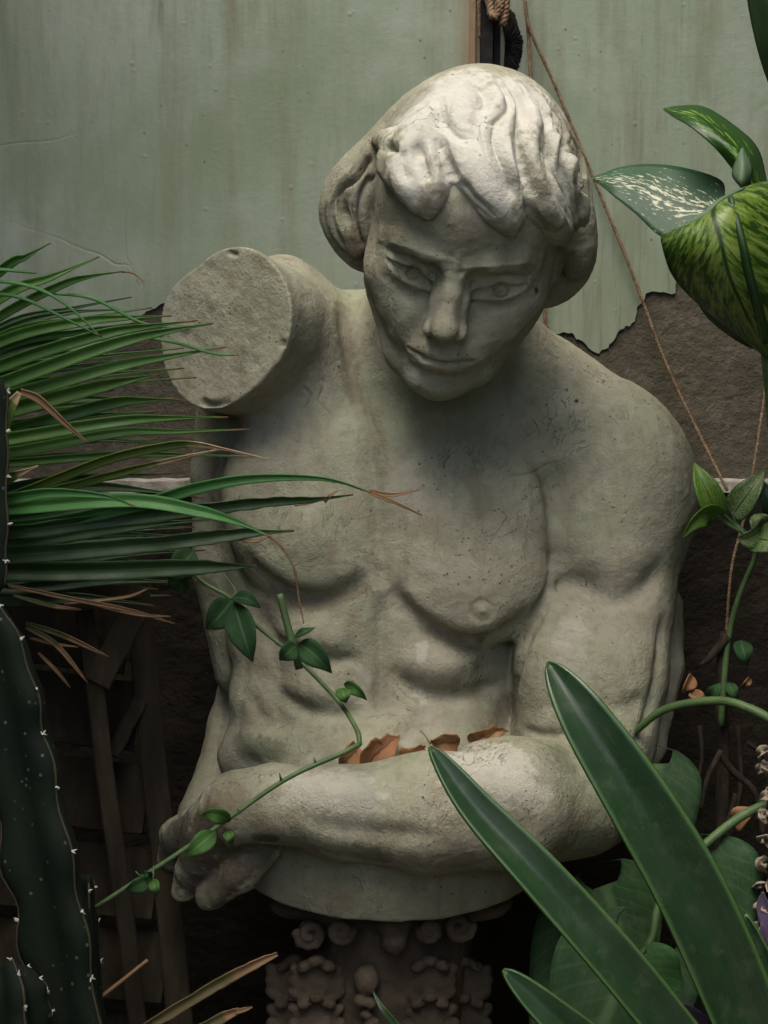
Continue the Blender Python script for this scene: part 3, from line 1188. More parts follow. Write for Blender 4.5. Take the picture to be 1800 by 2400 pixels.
# midline and belly
ST([(898, 1390), (890, 1480), (892, 1600), (880, 1720)], 20, -6)
ST([(640, 1500), (740, 1545), (850, 1545)], 20, -6)
ST([(660, 1470), (740, 1490), (840, 1480)], 34, 3)
ST([(915, 1570), (990, 1622), (1090, 1632), (1180, 1600)], 20, -7)
ST([(940, 1540), (1010, 1565), (1090, 1565)], 34, 3.5)
ST([(650, 1625), (740, 1672), (850, 1670)], 20, -6)
ST([(680, 1600), (760, 1620), (840, 1615)], 30, 2.5)
ST([(920, 1720), (1000, 1752), (1120, 1745)], 20, -5)
ST([(580, 1610), (620, 1690), (700, 1695)], 20, -3.5)
ST([(600, 1420), (640, 1500), (650, 1620), (640, 1700)], 22, -4)
ST([(1120, 1540), (1140, 1620), (1130, 1700)], 30, -3)
# collar bones, neck
ST([(800, 720), (815, 820), (845, 950), (880, 1040)], 17, -4)
ST([(1160, 1000), (1290, 985), (1400, 960)], 40, 3)
ST([(1010, 1030), (1100, 1060), (1250, 1080)], 36, -3)
for pts in ([(862, 930), (872, 985), (890, 1030), (902, 1090)], [(735, 860), (760, 900), (748, 940), (775, 975), (768, 1010)], [(1175, 1115), (1240, 1110), (1300, 1085)], [(1020, 1300), (1030, 1240), (1025, 1200)], [(700, 900), (730, 930), (715, 960)]):
    ST(pts, 3.6, -1.7)
# deltoid, biceps, triceps, elbow fold
ST([(1330, 1340), (1385, 1390), (1455, 1408), (1520, 1370), (1560, 1310)], 30, -8)
ST([(1360, 1290), (1440, 1330), (1510, 1290)], 50, 4)
ST([(1555, 1440), (1545, 1560), (1520, 1680), (1470, 1800)], 18, -5)
ST([(1225, 1712), (1290, 1722), (1360, 1712)], 12, -6)
ST([(1400, 1640), (1450, 1660), (1520, 1640)], 24, -4)
ST([(1300, 1500), (1290, 1580), (1310, 1650)], 50, 4)
# forearm sinews
ST([(620, 1850), (760, 1850), (920, 1860)], 34, 3)
ST([(700, 1920), (860, 1950), (1020, 1960)], 26, -4)
ST([(1080, 1840), (1180, 1900), (1260, 1960)], 30, -3)
# chips round the cut of the arm
_rc = np.random.RandomState(5)
for q in range(13):
    a_ = _rc.uniform(0, 6.28)
    da = _rc.uniform(.03, .14)
    rr = _rc.uniform(.97, 1.02)
    ST([(515 + 150 * rr * math.cos(t_), 768 + 183 * rr * math.sin(t_)) for t_ in (a_, a_ + da, a_ + 2 * da)], _rc.uniform(5, 10), _rc.uniform(-3.5, -1))
for q in range(30):
    a_, r_ = _rc.uniform(0, 6.28), _rc.uniform(.1, .9)
    ST([(515 + 140 * r_ * math.cos(a_), 768 + 170 * r_ * math.sin(a_))], _rc.uniform(8, 26), _rc.uniform(-1.6, 1.4))
ST([(1130, 1430)], 9, 2.6)
ST([(1130 + 24 * math.cos(a_), 1430 + 22 * math.sin(a_)) for a_ in np.linspace(0, 6.28, 14)], 6, -1.0, taper=False)
sb.refresh()

# ------------------------------------------------------------------ put the bust together
def surface_noise(sp, amp, seed):
    P = sp.V + seed
    d = vnoise(P * 38) * .45 + vnoise(P * 95) * .28 + vnoise(P * 230) * .16
    sp.V += sp.N * (d * amp)[:, None]


surface_noise(sb, .0016, 3.1)
surface_noise(sh, .0017, 7.7)
bust = thing("statue", "weathered grey stone bust of a muscular man with bowed head and one arm broken off", "statue", at(920, 2150, -.1))


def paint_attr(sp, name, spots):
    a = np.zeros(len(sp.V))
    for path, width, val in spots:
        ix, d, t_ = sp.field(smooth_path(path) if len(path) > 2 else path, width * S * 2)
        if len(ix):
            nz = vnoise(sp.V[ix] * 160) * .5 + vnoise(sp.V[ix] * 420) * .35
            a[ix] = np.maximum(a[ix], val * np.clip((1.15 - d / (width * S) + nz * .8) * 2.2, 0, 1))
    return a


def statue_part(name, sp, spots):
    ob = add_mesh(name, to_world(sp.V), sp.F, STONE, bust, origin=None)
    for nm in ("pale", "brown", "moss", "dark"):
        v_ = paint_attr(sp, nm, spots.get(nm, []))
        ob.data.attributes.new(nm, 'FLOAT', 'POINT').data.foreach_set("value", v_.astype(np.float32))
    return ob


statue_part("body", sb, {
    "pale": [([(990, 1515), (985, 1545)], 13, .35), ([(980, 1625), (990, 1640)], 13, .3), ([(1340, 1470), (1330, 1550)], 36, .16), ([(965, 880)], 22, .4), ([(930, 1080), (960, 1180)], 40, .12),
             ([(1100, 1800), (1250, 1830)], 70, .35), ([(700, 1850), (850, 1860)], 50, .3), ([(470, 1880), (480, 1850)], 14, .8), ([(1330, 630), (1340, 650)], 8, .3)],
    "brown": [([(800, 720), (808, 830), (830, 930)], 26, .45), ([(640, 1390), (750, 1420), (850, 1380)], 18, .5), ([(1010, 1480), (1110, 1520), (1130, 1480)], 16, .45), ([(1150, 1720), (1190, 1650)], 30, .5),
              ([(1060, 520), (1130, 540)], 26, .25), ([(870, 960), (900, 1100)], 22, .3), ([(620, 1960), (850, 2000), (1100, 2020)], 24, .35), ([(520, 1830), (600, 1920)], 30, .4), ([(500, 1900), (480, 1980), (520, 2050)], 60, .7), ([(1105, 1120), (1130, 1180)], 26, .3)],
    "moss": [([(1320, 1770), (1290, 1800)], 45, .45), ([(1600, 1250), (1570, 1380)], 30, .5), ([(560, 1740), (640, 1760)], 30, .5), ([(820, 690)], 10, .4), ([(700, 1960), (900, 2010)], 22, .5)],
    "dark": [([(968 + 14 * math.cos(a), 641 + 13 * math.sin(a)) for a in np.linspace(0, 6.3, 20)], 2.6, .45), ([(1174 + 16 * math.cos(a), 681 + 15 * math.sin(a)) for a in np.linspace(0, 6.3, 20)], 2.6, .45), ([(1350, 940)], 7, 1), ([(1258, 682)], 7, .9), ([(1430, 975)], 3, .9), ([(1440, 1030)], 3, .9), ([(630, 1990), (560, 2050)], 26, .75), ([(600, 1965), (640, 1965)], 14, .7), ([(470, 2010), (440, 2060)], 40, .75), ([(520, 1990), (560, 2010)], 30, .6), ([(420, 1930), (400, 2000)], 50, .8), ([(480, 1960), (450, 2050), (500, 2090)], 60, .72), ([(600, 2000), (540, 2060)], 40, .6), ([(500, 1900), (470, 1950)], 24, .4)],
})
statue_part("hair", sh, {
    "pale": [([(1080, 230), (1130, 330), (1120, 430)], 110, .62), ([(1210, 250), (1230, 400)], 90, .58), ([(985, 340), (960, 430)], 55, .6), ([(1000, 260), (1080, 200)], 90, .5), ([(1310, 340), (1320, 460)], 50, .4)],  # crown painted paler: top light put into the colour, with rain-washed stone
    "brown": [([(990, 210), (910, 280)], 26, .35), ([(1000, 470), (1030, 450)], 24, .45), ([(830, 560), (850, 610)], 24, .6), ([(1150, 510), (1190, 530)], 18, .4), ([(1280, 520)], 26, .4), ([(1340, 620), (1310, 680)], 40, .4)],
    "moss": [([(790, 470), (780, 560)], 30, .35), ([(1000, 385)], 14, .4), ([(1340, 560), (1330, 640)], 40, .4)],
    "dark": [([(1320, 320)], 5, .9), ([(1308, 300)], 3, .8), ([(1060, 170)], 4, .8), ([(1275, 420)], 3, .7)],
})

# ------------------------------------------------------------------ terracotta capital the bust stands on
TERRA = mat_plain("grimy_terracotta", [(.045, .038, .028), (.09, .072, .052), (.14, .11, .08)], 16, .92, (70, .9, .003), .15)
capital = thing("column_capital", "brown terracotta column capital with carved leaf ornaments under the bust", "capital", (at(915, 2400, -.1)[0], at(915, 2400, -.1)[1], 0))
CX = 915
cw = -.105


def cap_part(name, fn, h=.0022, noise=.0012):
    c_ = Clay()
    fn(c_)
    lo = np.full(3, 9.0); hi = -lo
    for op in c_.ops:
        if op[-1] == 'add':
            b, r = Clay._bound(op)
            lo = np.minimum(lo, b - r - .006); hi = np.maximum(hi, b + r + .006)
    V_, F_ = c_.mesh(lo, hi, h)
    V_ = relax(V_, F_, 1, .3)
    N_ = vnormals(V_, F_)
    V_ = V_ + N_ * (noise * (vnoise(V_ * 55 + 5) + .6 * vnoise(V_ * 150)))[:, None]
    return add_mesh(name, to_world(V_), F_, TERRA, capital)


def up_pt(px, py, w, dz):
    return pix(px, py, w) + UPL * dz


top0 = pix(CX, 2138, cw)


def _bell(c_):
    # flaring drum, vertical in the world
    for z0, z1, r0, r1 in ((-.02, -.06, .086, .082), (-.06, -.22, .082, .076), (-.22, -.34, .076, .090)):
        c_.cone(top0 + UPL * z0, top0 + UPL * z1, r0, r1, .004)
    c_.cone(top0 + UPL * -.02, top0 + UPL * .0, .07, .07, .01)
    # sunk front panel
    E(CX - 15, 2330, -.005, 92, 130, 12, k=8, mode='sub', cl=c_)


cap_part("drum", _bell)


def _abacus(c_):
    n_ = np.array(UPL)
    for sx in (-1, 1):
        c_.cone(pix(CX, 2120, cw + .02), pix(CX + sx * 205, 2112, cw + .03), .042, .036, .008, flat=(n_, .42))
        c_.cone(pix(CX, 2120, cw - .06), pix(CX + sx * 200, 2112, cw - .10), .06, .036, .008, flat=(n_, .42))


cap_part("abacus", _abacus)


def _scroll(px, py, w, r, sg):
    def fn(c_):
        pts = []
        for i in range(13):
            a = i / 12 * 2.6 * math.pi
            q = r * (1 - .055 * i)
            pts.append((px + sg * q * math.cos(a) * .72, py + q * math.sin(a) * .72, w + .0006 * i, 13 - .45 * i))
        CH([(x, y, w_, q) for x, y, w_, q in pts], k=5, cl=c_)
        E(px, py, w - .008, r * .75, r * .75, 22, k=6, cl=c_)
    return fn


for a in ((728, 2188, -.02, 44, -1), (800, 2182, .0, 36, 1), (1075, 2170, -.02, 44, 1), (1005, 2180, .0, 34, -1)):
    cap_part("scroll", _scroll(*a))


def _pendant(c_):
    E(925, 2165, .0, 40, 30, 34, k=8, cl=c_)
    CH([(925, 2165, .0, 40), (925, 2205, .004, 32), (930, 2228, .004, 12)], k=8, cl=c_)
    E(912, 2165, .03, 24, 26, 18, k=6, mode='sub', cl=c_)


cap_part("pendant", _pendant)


def _bud(c_):
    E(858, 2298, -.018, 31, 36, 30, k=6, cl=c_)
    E(848, 2345, -.018, 20, 18, 24, k=4, cl=c_)
    E(868, 2352, -.016, 16, 15, 22, k=3, cl=c_)
    E(858, 2378, -.018, 16, 12, 22, k=3, cl=c_)
    E(872, 2398, -.018, 20, 14, 24, k=3, cl=c_)
    CH([(835, 2328, .0, 4), (880, 2332, .0, 4)], k=2, mode='sub', cl=c_)


cap_part("bud_ornament", _bud)


def _acanthus(px, sg, w):
    def fn(c_):
        R_ = np.random.RandomState(int(px))
        # two tiers of carved foliage: a leaf body, lobes cut into its edge, a curled tip
        for (y0, hh, lift) in ((2300, 62, .004), (2400, 80, .0)):
            E(px, y0, w + lift - .012, 46, hh, 24, k=6, cl=c_)
            for j in (-1, 0, 1):
                E(px + j * 27, y0 - hh * .78 + abs(j) * 13, w + lift + .004 - abs(j) * .004, 20, 14, 18, k=7, cl=c_, R=rotz(-22 * j))
            for j in (-1, 1):
                for q in range(3):
                    E(px + j * (47 + R_.uniform(-4, 4)), y0 - hh * .4 + q * hh * .42, w + lift - .012, 22, 15, 14, k=9, cl=c_, R=rotz(30 * j))
        for (y0, hh, lift) in ((2300, 62, .004), (2400, 80, .0)):
            for j in (-2, -1, 0, 1, 2):
                CH([(px + j * 7, y0 + hh * .8, w + lift + .001, 3.5), (px + j * 11, y0, w + lift + .002 - abs(j) * .0015, 4), (px + j * 15, y0 - hh * .6 + abs(j) * 6, w + lift + .004 - abs(j) * .003, 2.5)], k=3, mode='sub', cl=c_)
            for j in (-1, 1):
                for q in range(3):
                    CH([(px + j * 62, y0 - hh * .18 + q * hh * .42, w + lift + .004, 6), (px + j * 38, y0 - hh * .10 + q * hh * .42, w + lift + .006, 3)], k=2, mode='sub', cl=c_)
        for i in range(9):
            E(px + R_.uniform(-55, 55), 2250 + R_.uniform(0, 160), w + .008, R_.uniform(5, 11), R_.uniform(5, 9), 9, k=3, mode='sub', cl=c_)
    return fn


cap_part("acanthus_leaf", _acanthus(1008, 1, -.028), h=.0018)
cap_part("acanthus_leaf", _acanthus(742, -1, -.036), h=.0018)
cap_part("acanthus_leaf", _acanthus(1088, 1, -.082))
cap_part("acanthus_leaf", _acanthus(690, -1, -.098))
# shaft down to the ground
b_ = to_world(top0)
cv, cf, cu = tube_vf([(b_[0], b_[1], z) for z in np.linspace(b_[2] - .33, 0, 8)], interp([.085, .078, .08, .095], 8), 24)
add_mesh("shaft", cv, cf, TERRA, capital)

# ------------------------------------------------------------------ post, tar and cords on the wall
IRON = mat_plain("black_iron", [(.010, .010, .010), (.02, .02, .02), (.04, .033, .028)], 30, .95, (80, .8, .002), .05)
BATTEN = mat_plain("rust_stained_batten", [(.13, .075, .04), (.24, .16, .095), (.30, .24, .17)], 6, .85, (50, .7, .002), .2, (8, 8, 1))
TAR = mat_plain("black_tar", [(.008, .008, .008), (.016, .016, .015), (.03, .03, .028)], 60, .95, (120, 1, .003), .05)
post = thing("iron_post", "black iron post fixed to the wall above the statue's head", "post", (wallp(1150, 165)[0], WY - .02, 0.9))


def slab(name, x0, x1, ytop, ybot, d0, d1, mat, parent):
    """an upright piece on the wall between photo columns x0 and x1"""
    yf = WY - d1
    a, b = on_y(x0, ybot, yf), on_y(x1, ytop, yf)
    v, f = box_vf((a[0], yf, a[2]), (b[0], WY - d0, b[2]))
    return add_mesh(name, v, f, mat, parent, smooth=False)


slab("bar", 1122, 1163, -900, 900, .0045, .035, IRON, post)
slab("flange", 1150, 1182, -900, 900, .0045, .018, IRON, post)
bt = slab("batten", 1098, 1121, -900, 620, .0042, .010, BATTEN, post)
# rough tar daubed beside the post
rs = np.random.RandomState(12)
outl = [(1176, 20), (1195, 22), (1206, 30), (1212, 50), (1217, 70), (1222, 82), (1225, 100), (1224, 120), (1221, 142), (1215, 160), (1205, 176), (1190, 186), (1176, 190)]
op_ = []
for (x0, y0), (x1, y1) in zip(outl[:-1], outl[1:]):
    for i in range(8):
        op_.append((x0 + (x1 - x0) * i / 8 + rs.uniform(-2.2, 2.6), y0 + (y1 - y0) * i / 8 + rs.uniform(-1.5, 1.5)))
tv, tf_ = [], []
cxp = (1184, 100)
rings = 5
for r in range(rings + 1):
    for (x, y) in op_:
        t_ = r / rings
        yy = WY - PT - (.0005 if r == 0 else .003 + rs.uniform(-.0012, .0012))
        tv.append(on_y(x + (cxp[0] - x) * t_ * .98, y + (cxp[1] - y) * t_ * .98, yy))
mm = len(op_)
for r in range(rings):
    for i in range(mm - 1):
        tf_.append((r * mm + i, r * mm + i + 1, (r + 1) * mm + i + 1, (r + 1) * mm + i))
add_mesh("tar_patch", np.array(tv), tf_, TAR, post, smooth=False)

ROPE = mat_plain("brown_jute", [(.10, .06, .035), (.21, .14, .085), (.30, .22, .14)], 90, .95, (300, .9, .001), .1)


def rope_vf(pts, r, turns_per_m=130, strands=3, n=5, per=260):
    P = np.asarray(pts, float)
    L = np.concatenate([[0], np.cumsum(np.linalg.norm(np.diff(P, axis=0), axis=1))])
    m = max(24, int(L[-1] * per))
    s_ = np.linspace(0, L[-1], m)
    Q = np.stack([np.interp(s_, L, P[:, i]) for i in range(3)], 1)
    T = np.gradient(Q, axis=0); T /= np.linalg.norm(T, axis=1, keepdims=True)
    a = np.cross(T, [0, 1, .2]); a /= np.linalg.norm(a, axis=1, keepdims=True)
    b = np.cross(T, a)
    VV, FF = [], []
    for k_ in range(strands):
        th = 2 * math.pi * (s_ * turns_per_m / 1.0 + k_ / strands)
        C_ = Q + (np.cos(th)[:, None] * a + np.sin(th)[:, None] * b) * r * .55
        v, f, u = tube_vf(C_, r * .62, n)
        o_ = sum(len(x) for x in VV)
        VV.append(v); FF += [tuple(i + o_ for i in q) for q in f]
    return np.vstack(VV), FF


def wall_path(pts):
    return spline([wallp(x, y, WY - d) for x, y, d in pts], 8)


def cord(label, pts, r, group, knots=()):
    P = wall_path(pts)
    root = thing("jute_cord", label, "cord", P[-1], group)
    v, f = rope_vf(P, r)
    add_mesh("twisted_cord", v, f, ROPE, root)
    for kx, ky, kd in knots:
        c0 = wallp(kx, ky, WY - kd)
        for j in range(3):
            a_ = np.linspace(0, 2 * math.pi, 14)
            ring = np.stack([c0[0] + r * 1.9 * np.cos(a_), c0[1] + r * 1.9 * np.sin(a_), c0[2] + (j - 1) * r * 1.5 + .3 * r * np.cos(a_ + j)], 1)
            v, f, u = tube_vf(ring, r * .8, 6)
            add_mesh("knot", v, f, ROPE, root)
    return root


G_ = "jute cords on the wall"
cord("straight brown jute cord hanging down behind the statue's head", [(1222, -60, .02), (1236, 50, .016), (1240, 110, .014), (1246, 220, .014), (1262, 480, .014), (1276, 720, .012), (1288, 860, .012)], .0024, G_)
cord("long brown jute cord running slantwise from the post down past the right shoulder", [(1228, -60, .026), (1238, 55, .022), (1303, 205, .016), (1390, 415, .014), (1478, 630, .014), (1560, 850, .018), (1640, 1020, .03), (1705, 1150, .045)], .0023, G_)
cord("thin brown cord along the right edge of the picture beside the spotted leaves", [(1805, 780, .02), (1795, 900, .02), (1772, 1060, .03), (1745, 1210, .045), (1715, 1330, .05), (1702, 1480, .05)], .0020, G_)
kn = thing("knotted_rope", "thick knotted jute rope tied round the top of the iron post", "rope", wallp(1165, 40, WY - .04), G_)
for pts, r in (([(1128, -60, .037), (1140, -20, .042), (1150, 20, .044), (1152, 36, .046), (1162, 40, .046), (1168, 20, .046), (1160, -30, .044)], .0048),
               ([(1180, -60, .04), (1184, -10, .042), (1186, 20, .042), (1180, 45, .042), (1178, 58, .040)], .0045),
               ([(1120, -40, .012), (1122, 10, .012), (1123, 50, .012), (1125, 88, .012)], .0022),
               ([(1172, -50, .042), (1174, 0, .044), (1170, 34, .045)], .0044)):
    v, f = rope_vf(wall_path(pts), r, 70)
    add_mesh("rope_end", v, f, ROPE, kn)

# ------------------------------------------------------------------ plants
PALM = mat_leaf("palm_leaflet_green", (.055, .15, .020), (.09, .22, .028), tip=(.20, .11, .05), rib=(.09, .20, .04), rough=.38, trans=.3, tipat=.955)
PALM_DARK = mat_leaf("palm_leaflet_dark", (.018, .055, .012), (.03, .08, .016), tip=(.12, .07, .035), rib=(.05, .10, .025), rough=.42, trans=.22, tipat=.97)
PALM_YEL = mat_leaf("palm_leaflet_yellowing", (.12, .17, .02), (.06, .13, .02), tip=(.42, .30, .17), rib=(.2, .24, .05), rough=.45, trans=.3, tipat=.72)
PALM_BRIGHT = mat_leaf("palm_leaflet_light_green", (.055, .19, .045), (.075, .24, .05), tip=(.32, .20, .11), rib=(.10, .28, .08), rough=.38, trans=.3, tipat=.955)
DRY = mat_leaf("dry_straw", (.28, .17, .085), (.20, .115, .055), rough=.8, trans=.2, rib=(.33, .22, .12))
DRYG = mat_leaf("half_dry_leaf", (.07, .085, .025), (.14, .095, .04), tip=(.22, .13, .065), rough=.65, trans=.2, tipat=.55)
rsP = np.random.RandomState(21)


def blade(name, pts, widths, mat, parent, cup=.2, tilt=0.0, thick=.0010, nv=6, n=7, ragged=0.0, seed=0, twist=0.0, face=None):
    P = path3(pts, n)
    wd = interp(widths, len(P)) * S * 0.95
    v, f, u = blade_vf(P, wd, cup, tilt, thick, nv, face=face, ragged=ragged, seed=seed, twist=twist)
    return add_mesh(name, v, f, mat, parent, uv=u)


def palm_blade(root, pts, w, mat, tilt=None, ragged=0.0):
    tl = rsP.uniform(-.35, .35) if tilt is None else tilt
    return blade("leaflet", pts, [w * .55, w * .9, w, w, w * .95, w * .8, w * .5, w * .16, 1.0], mat, root, cup=.28, tilt=tl, thick=.0009, ragged=ragged, seed=rsP.randint(999))


HUB = (-520, 1120, .10)
frond = thing("palm_frond", "green fan palm frond with long narrow leaflets pointing at the arm stump", "palm frond", at(*HUB), "fan palm fronds")
for pts, w in (
    ([(0, 634, .13), (60, 602, .13), (119, 569, .12)], 24), ([(0, 698, .14), (120, 650, .14), (233, 601, .13)], 27), ([(0, 740, .15), (141, 668, .15), (210, 648, .14), (290, 636, .13)], 22),
    ([(0, 802, .13), (190, 755, .13), (300, 745, .12), (402, 740, .10)], 26), ([(0, 858, .14), (233, 785, .14), (350, 765, .13), (463, 751, .11)], 29),
    ([(0, 900, .15), (260, 808, .15), (400, 775, .14), (500, 758, .12)], 32), ([(0, 938, .14), (260, 862, .14), (400, 835, .13), (530, 813, .11)], 30),
    ([(11, 965, .12), (217, 911, .12), (310, 890, .12), (376, 877, .11)], 36), ([(11, 1012, .11), (244, 948, .10), (340, 938, .09), (430, 937, .08)], 34),
    ([(11, 1030, .13), (271, 988, .12), (400, 980, .11), (535, 978, .09)], 30), ([(22, 1062, .12), (271, 1016, .11), (420, 1012, .10), (585, 1006, .08)], 26),
    ([(22, 1085, .10), (271, 1066, .09), (430, 1066, .08), (600, 1071, .07)], 20), ([(0, 780, .08), (150, 735, .08), (280, 725, .07)], 20), ([(0, 885, .06), (180, 860, .06), (330, 862, .05)], 26),
    ([(0, 960, .05), (200, 935, .05), (370, 945, .05)], 30), ([(10, 1040, .06), (200, 1030, .06), (400, 1040, .05)], 30),
):
    x0, y0, w0 = pts[0]
    base = (HUB[0], HUB[1] + (y0 - 950) * .12, HUB[2])
    mid = ((x0 + base[0]) / 2, (y0 + base[1]) / 2 - 6, (w0 + base[2]) / 2)
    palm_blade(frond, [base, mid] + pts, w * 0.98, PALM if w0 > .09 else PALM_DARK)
for q in range(16):
    y1 = 700 + q * 24 + rsP.uniform(-10, 10)
    x1 = rsP.uniform(260, 470)
    w1 = rsP.uniform(.03, .15)
    y0 = y1 + 70 - q * 3
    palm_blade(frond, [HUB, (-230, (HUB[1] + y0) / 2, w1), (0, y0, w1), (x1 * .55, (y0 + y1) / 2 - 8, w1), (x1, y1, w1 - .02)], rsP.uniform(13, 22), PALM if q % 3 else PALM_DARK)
P = path3([HUB, (-700, 1400, .08), (-800, 1900, .02), (-820, 2600, -.05)], 8)
v, f, u = tube_vf(P, interp([.010, .012, .014], len(P)), 8)
add_mesh("stalk", v, f, PALM_DARK, frond, uv=u)

HUB2 = (-480, 1330, .08)
frond2 = thing("palm_frond", "dark shaded palm frond with torn brown leaflet ends in front of the chest", "palm frond", at(*HUB2), "fan palm fronds")
for pts, w, rg in (
    ([(33, 1246, .15), (380, 1203, .14), (618, 1176, .13), (740, 1170, .12), (828, 1160, .11)], 38, .5), ([(54, 1300, .13), (380, 1274, .12), (553, 1252, .11), (620, 1248, .11), (690, 1244, .10)], 40, .4),
    ([(163, 1340, .10), (434, 1330, .09), (540, 1328, .09), (603, 1327, .08)], 46, .3), ([(30, 1220, .08), (260, 1180, .08), (450, 1160, .07)], 40, .2), ([(30, 1270, .07), (300, 1235, .07), (520, 1215, .06)], 44, .2),
    ([(30, 1330, .06), (260, 1300, .06), (480, 1290, .05)], 46, .1), ([(30, 1370, .06), (240, 1360, .05), (430, 1365, .05)], 46, .1), ([(30, 1150, .06), (230, 1120, .06), (400, 1110, .05)], 40, .1),
    ([(20, 1400, .05), (200, 1400, .05), (360, 1420, .04)], 40, .2), ([(20, 1190, .03), (220, 1170, .03), (420, 1185, .02)], 50, 0), ([(20, 1250, .02), (220, 1250, .02), (400, 1255, .01)], 52, 0), ([(20, 1310, .02), (220, 1330, .02), (380, 1340, .01)], 52, 0),
):
    x0, y0, w0 = pts[0]
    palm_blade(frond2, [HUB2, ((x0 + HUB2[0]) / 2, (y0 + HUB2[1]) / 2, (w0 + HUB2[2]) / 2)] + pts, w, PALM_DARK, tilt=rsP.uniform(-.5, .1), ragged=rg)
for q in range(18):
    y0 = 1170 + q * 14
    w0 = rsP.uniform(-.10, .06)
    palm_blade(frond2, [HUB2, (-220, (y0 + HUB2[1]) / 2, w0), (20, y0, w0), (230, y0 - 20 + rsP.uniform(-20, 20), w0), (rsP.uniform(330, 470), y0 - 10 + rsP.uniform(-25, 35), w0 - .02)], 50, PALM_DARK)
# brown torn shreds on the two longest ones
for pts in ([(760, 1176, .115), (775, 1160, .117), (790, 1150, .118)], [(690, 1182, .118), (730, 1176, .118), (765, 1168, .118)], [(560, 1262, .11), (600, 1268, .112), (628, 1258, .112)]):
    blade("torn_shred", pts, [9, 7, 1], DRY, frond2, cup=.1, tilt=.4)

strap = thing("palm_frond", "light green drooping palm leaflets with dry brown tips crossing the chest", "palm frond", at(-380, 1260, .14), "fan palm fronds")
LONG = palm_blade(strap, [(-380, 1250, .12), (60, 1230, .14), (325, 1182, .16), (461, 1143, .17), (597, 1121, .175), (760, 1123, .17), (880, 1158, .15)], 27, PALM_BRIGHT, tilt=-.3)
blade("dry_tip", [(866, 1152, .152), (920, 1160, .145), (985, 1148, .135)], [10, 8, 1], DRY, LONG, cup=.2)
blade("dry_tip", [(872, 1156, .152), (930, 1180, .145), (990, 1208, .13)], [8, 5, 1], DRY, LONG, cup=.2)
palm_blade(strap, [(-380, 1215, .12), (-100, 1185, .15), (27, 1168, .17), (125, 1155, .18), (244, 1163, .18), (325, 1190, .17)], 26, PALM_BRIGHT, tilt=-.2, ragged=.3)
LOW = palm_blade(strap, [(-380, 1230, .10), (60, 1190, .15), (304, 1174, .165), (461, 1198, .17), (560, 1226, .165), (634, 1258, .16)], 31, PALM_BRIGHT, tilt=.2)
blade("dry_tip", [(628, 1255, .16), (662, 1285, .155), (690, 1335, .15), (700, 1400, .14), (712, 1462, .135)], [5, 4, 4, 4, 1], DRY, LOW, cup=.1)
palm_blade(strap, [(-380, 1260, .08), (-60, 1190, .10), (54, 1152, .12), (244, 1078, .13), (380, 1046, .13), (450, 1040, .13), (530, 1054, .125), (632, 1078, .12)], 24, PALM_YEL, tilt=-.5)
palm_blade(strap, [(-380, 1270, .08), (-20, 1190, .10), (108, 1154, .11), (271, 1110, .12), (418, 1074, .12), (525, 1052, .11)], 22, PALM_YEL, tilt=-.4, ragged=.4)
palm_blade(strap, [(-200, 1180, .14), (-40, 1140, .15), (30, 1115, .16), (90, 1092, .155)], 30, PALM_YEL, tilt=-.3)
for pts in ([(-80, 652, .16), (60, 668, .17), (150, 710, .17), (236, 788, .165)], [(-60, 690, .15), (40, 695, .16), (150, 745, .16), (240, 790, .15)], [(120, 686, .14), (220, 700, .14), (330, 755, .13), (440, 772, .12)], [(270, 780, .13), (400, 800, .13), (500, 828, .12), (560, 832, .115)],
            [(-40, 628, .14), (30, 634, .14), (85, 640, .13)]):
    blade("thread_leaf", pts, [6, 7, 5, 1.2], PALM_BRIGHT, strap, cup=.2, tilt=.3, nv=2)
blade("dry_curl", [(284, 637, .13), (312, 640, .13), (336, 660, .13)], [4, 4, 1], DRY, strap, cup=.1, nv=2)
# dry curled strip low down on the left
blade("dry_strip", [(48, 918, .19), (90, 935, .19), (150, 990, .185), (205, 1038, .18)], [14, 17, 11, 2], DRY, strap, cup=.25, tilt=-.3)
blade("dry_strip", [(0, 1010, .19), (20, 960, .19), (46, 920, .19)], [34, 30, 10], PALM_YEL, strap, cup=.25)
dead = thing("dead_palm_leaves", "dry straw coloured palm leaf shreds hanging in front of the wooden crate", "dead leaves", at(40, 1400, .05))
for pts, w in (([(20, 1372, .08), (150, 1400, .08), (300, 1430, .07), (410, 1462, .06)], 9), ([(150, 1415, .075), (290, 1400, .07), (345, 1380, .07)], 6), ([(60, 1460, .08), (150, 1490, .08), (255, 1540, .07)], 12), ([(60, 1470, .08), (130, 1510, .08), (205, 1600, .07)], 11), ([(90, 1530, .07), (130, 1570, .07), (165, 1612, .06)], 7),
               ([(200, 1412, .07), (320, 1440, .07), (400, 1445, .06)], 6), ([(30, 1395, .07), (120, 1420, .07), (190, 1428, .07)], 10), ([(70, 1495, .07), (120, 1508, .07), (185, 1516, .06)], 7)):
    blade("shred", pts, [w * .5, w, w, w * .8, 1], DRY if w < 10 else DRYG, dead, cup=.25, tilt=rsP.uniform(-.5, .5))
low = thing("dead_palm_leaf", "long half dry leaf blade lying low in front of the capital", "dead leaf", at(300, 2500, .12), "fallen palm blades")
blade("blade", [(240, 2470, .14), (400, 2372, .14), (520, 2300, .13), (600, 2258, .13), (650, 2236, .12)], [22, 26, 26, 20, 8], DRYG, low, cup=.3, tilt=-.3, ragged=.3)
blade("blade", [(430, 2430, .13), (520, 2385, .13), (560, 2368, .12)], [18, 24, 12], DRYG, low, cup=.3, tilt=-.2, ragged=.3)
blade("blade", [(552, 2372, .125), (575, 2366, .125), (592, 2360, .12)], [10, 8, 1], DRY, low, cup=.3)
tw = thing("dry_twig", "thin broken brown twig at the bottom beside the cactus", "twig", at(235, 2420, .1))
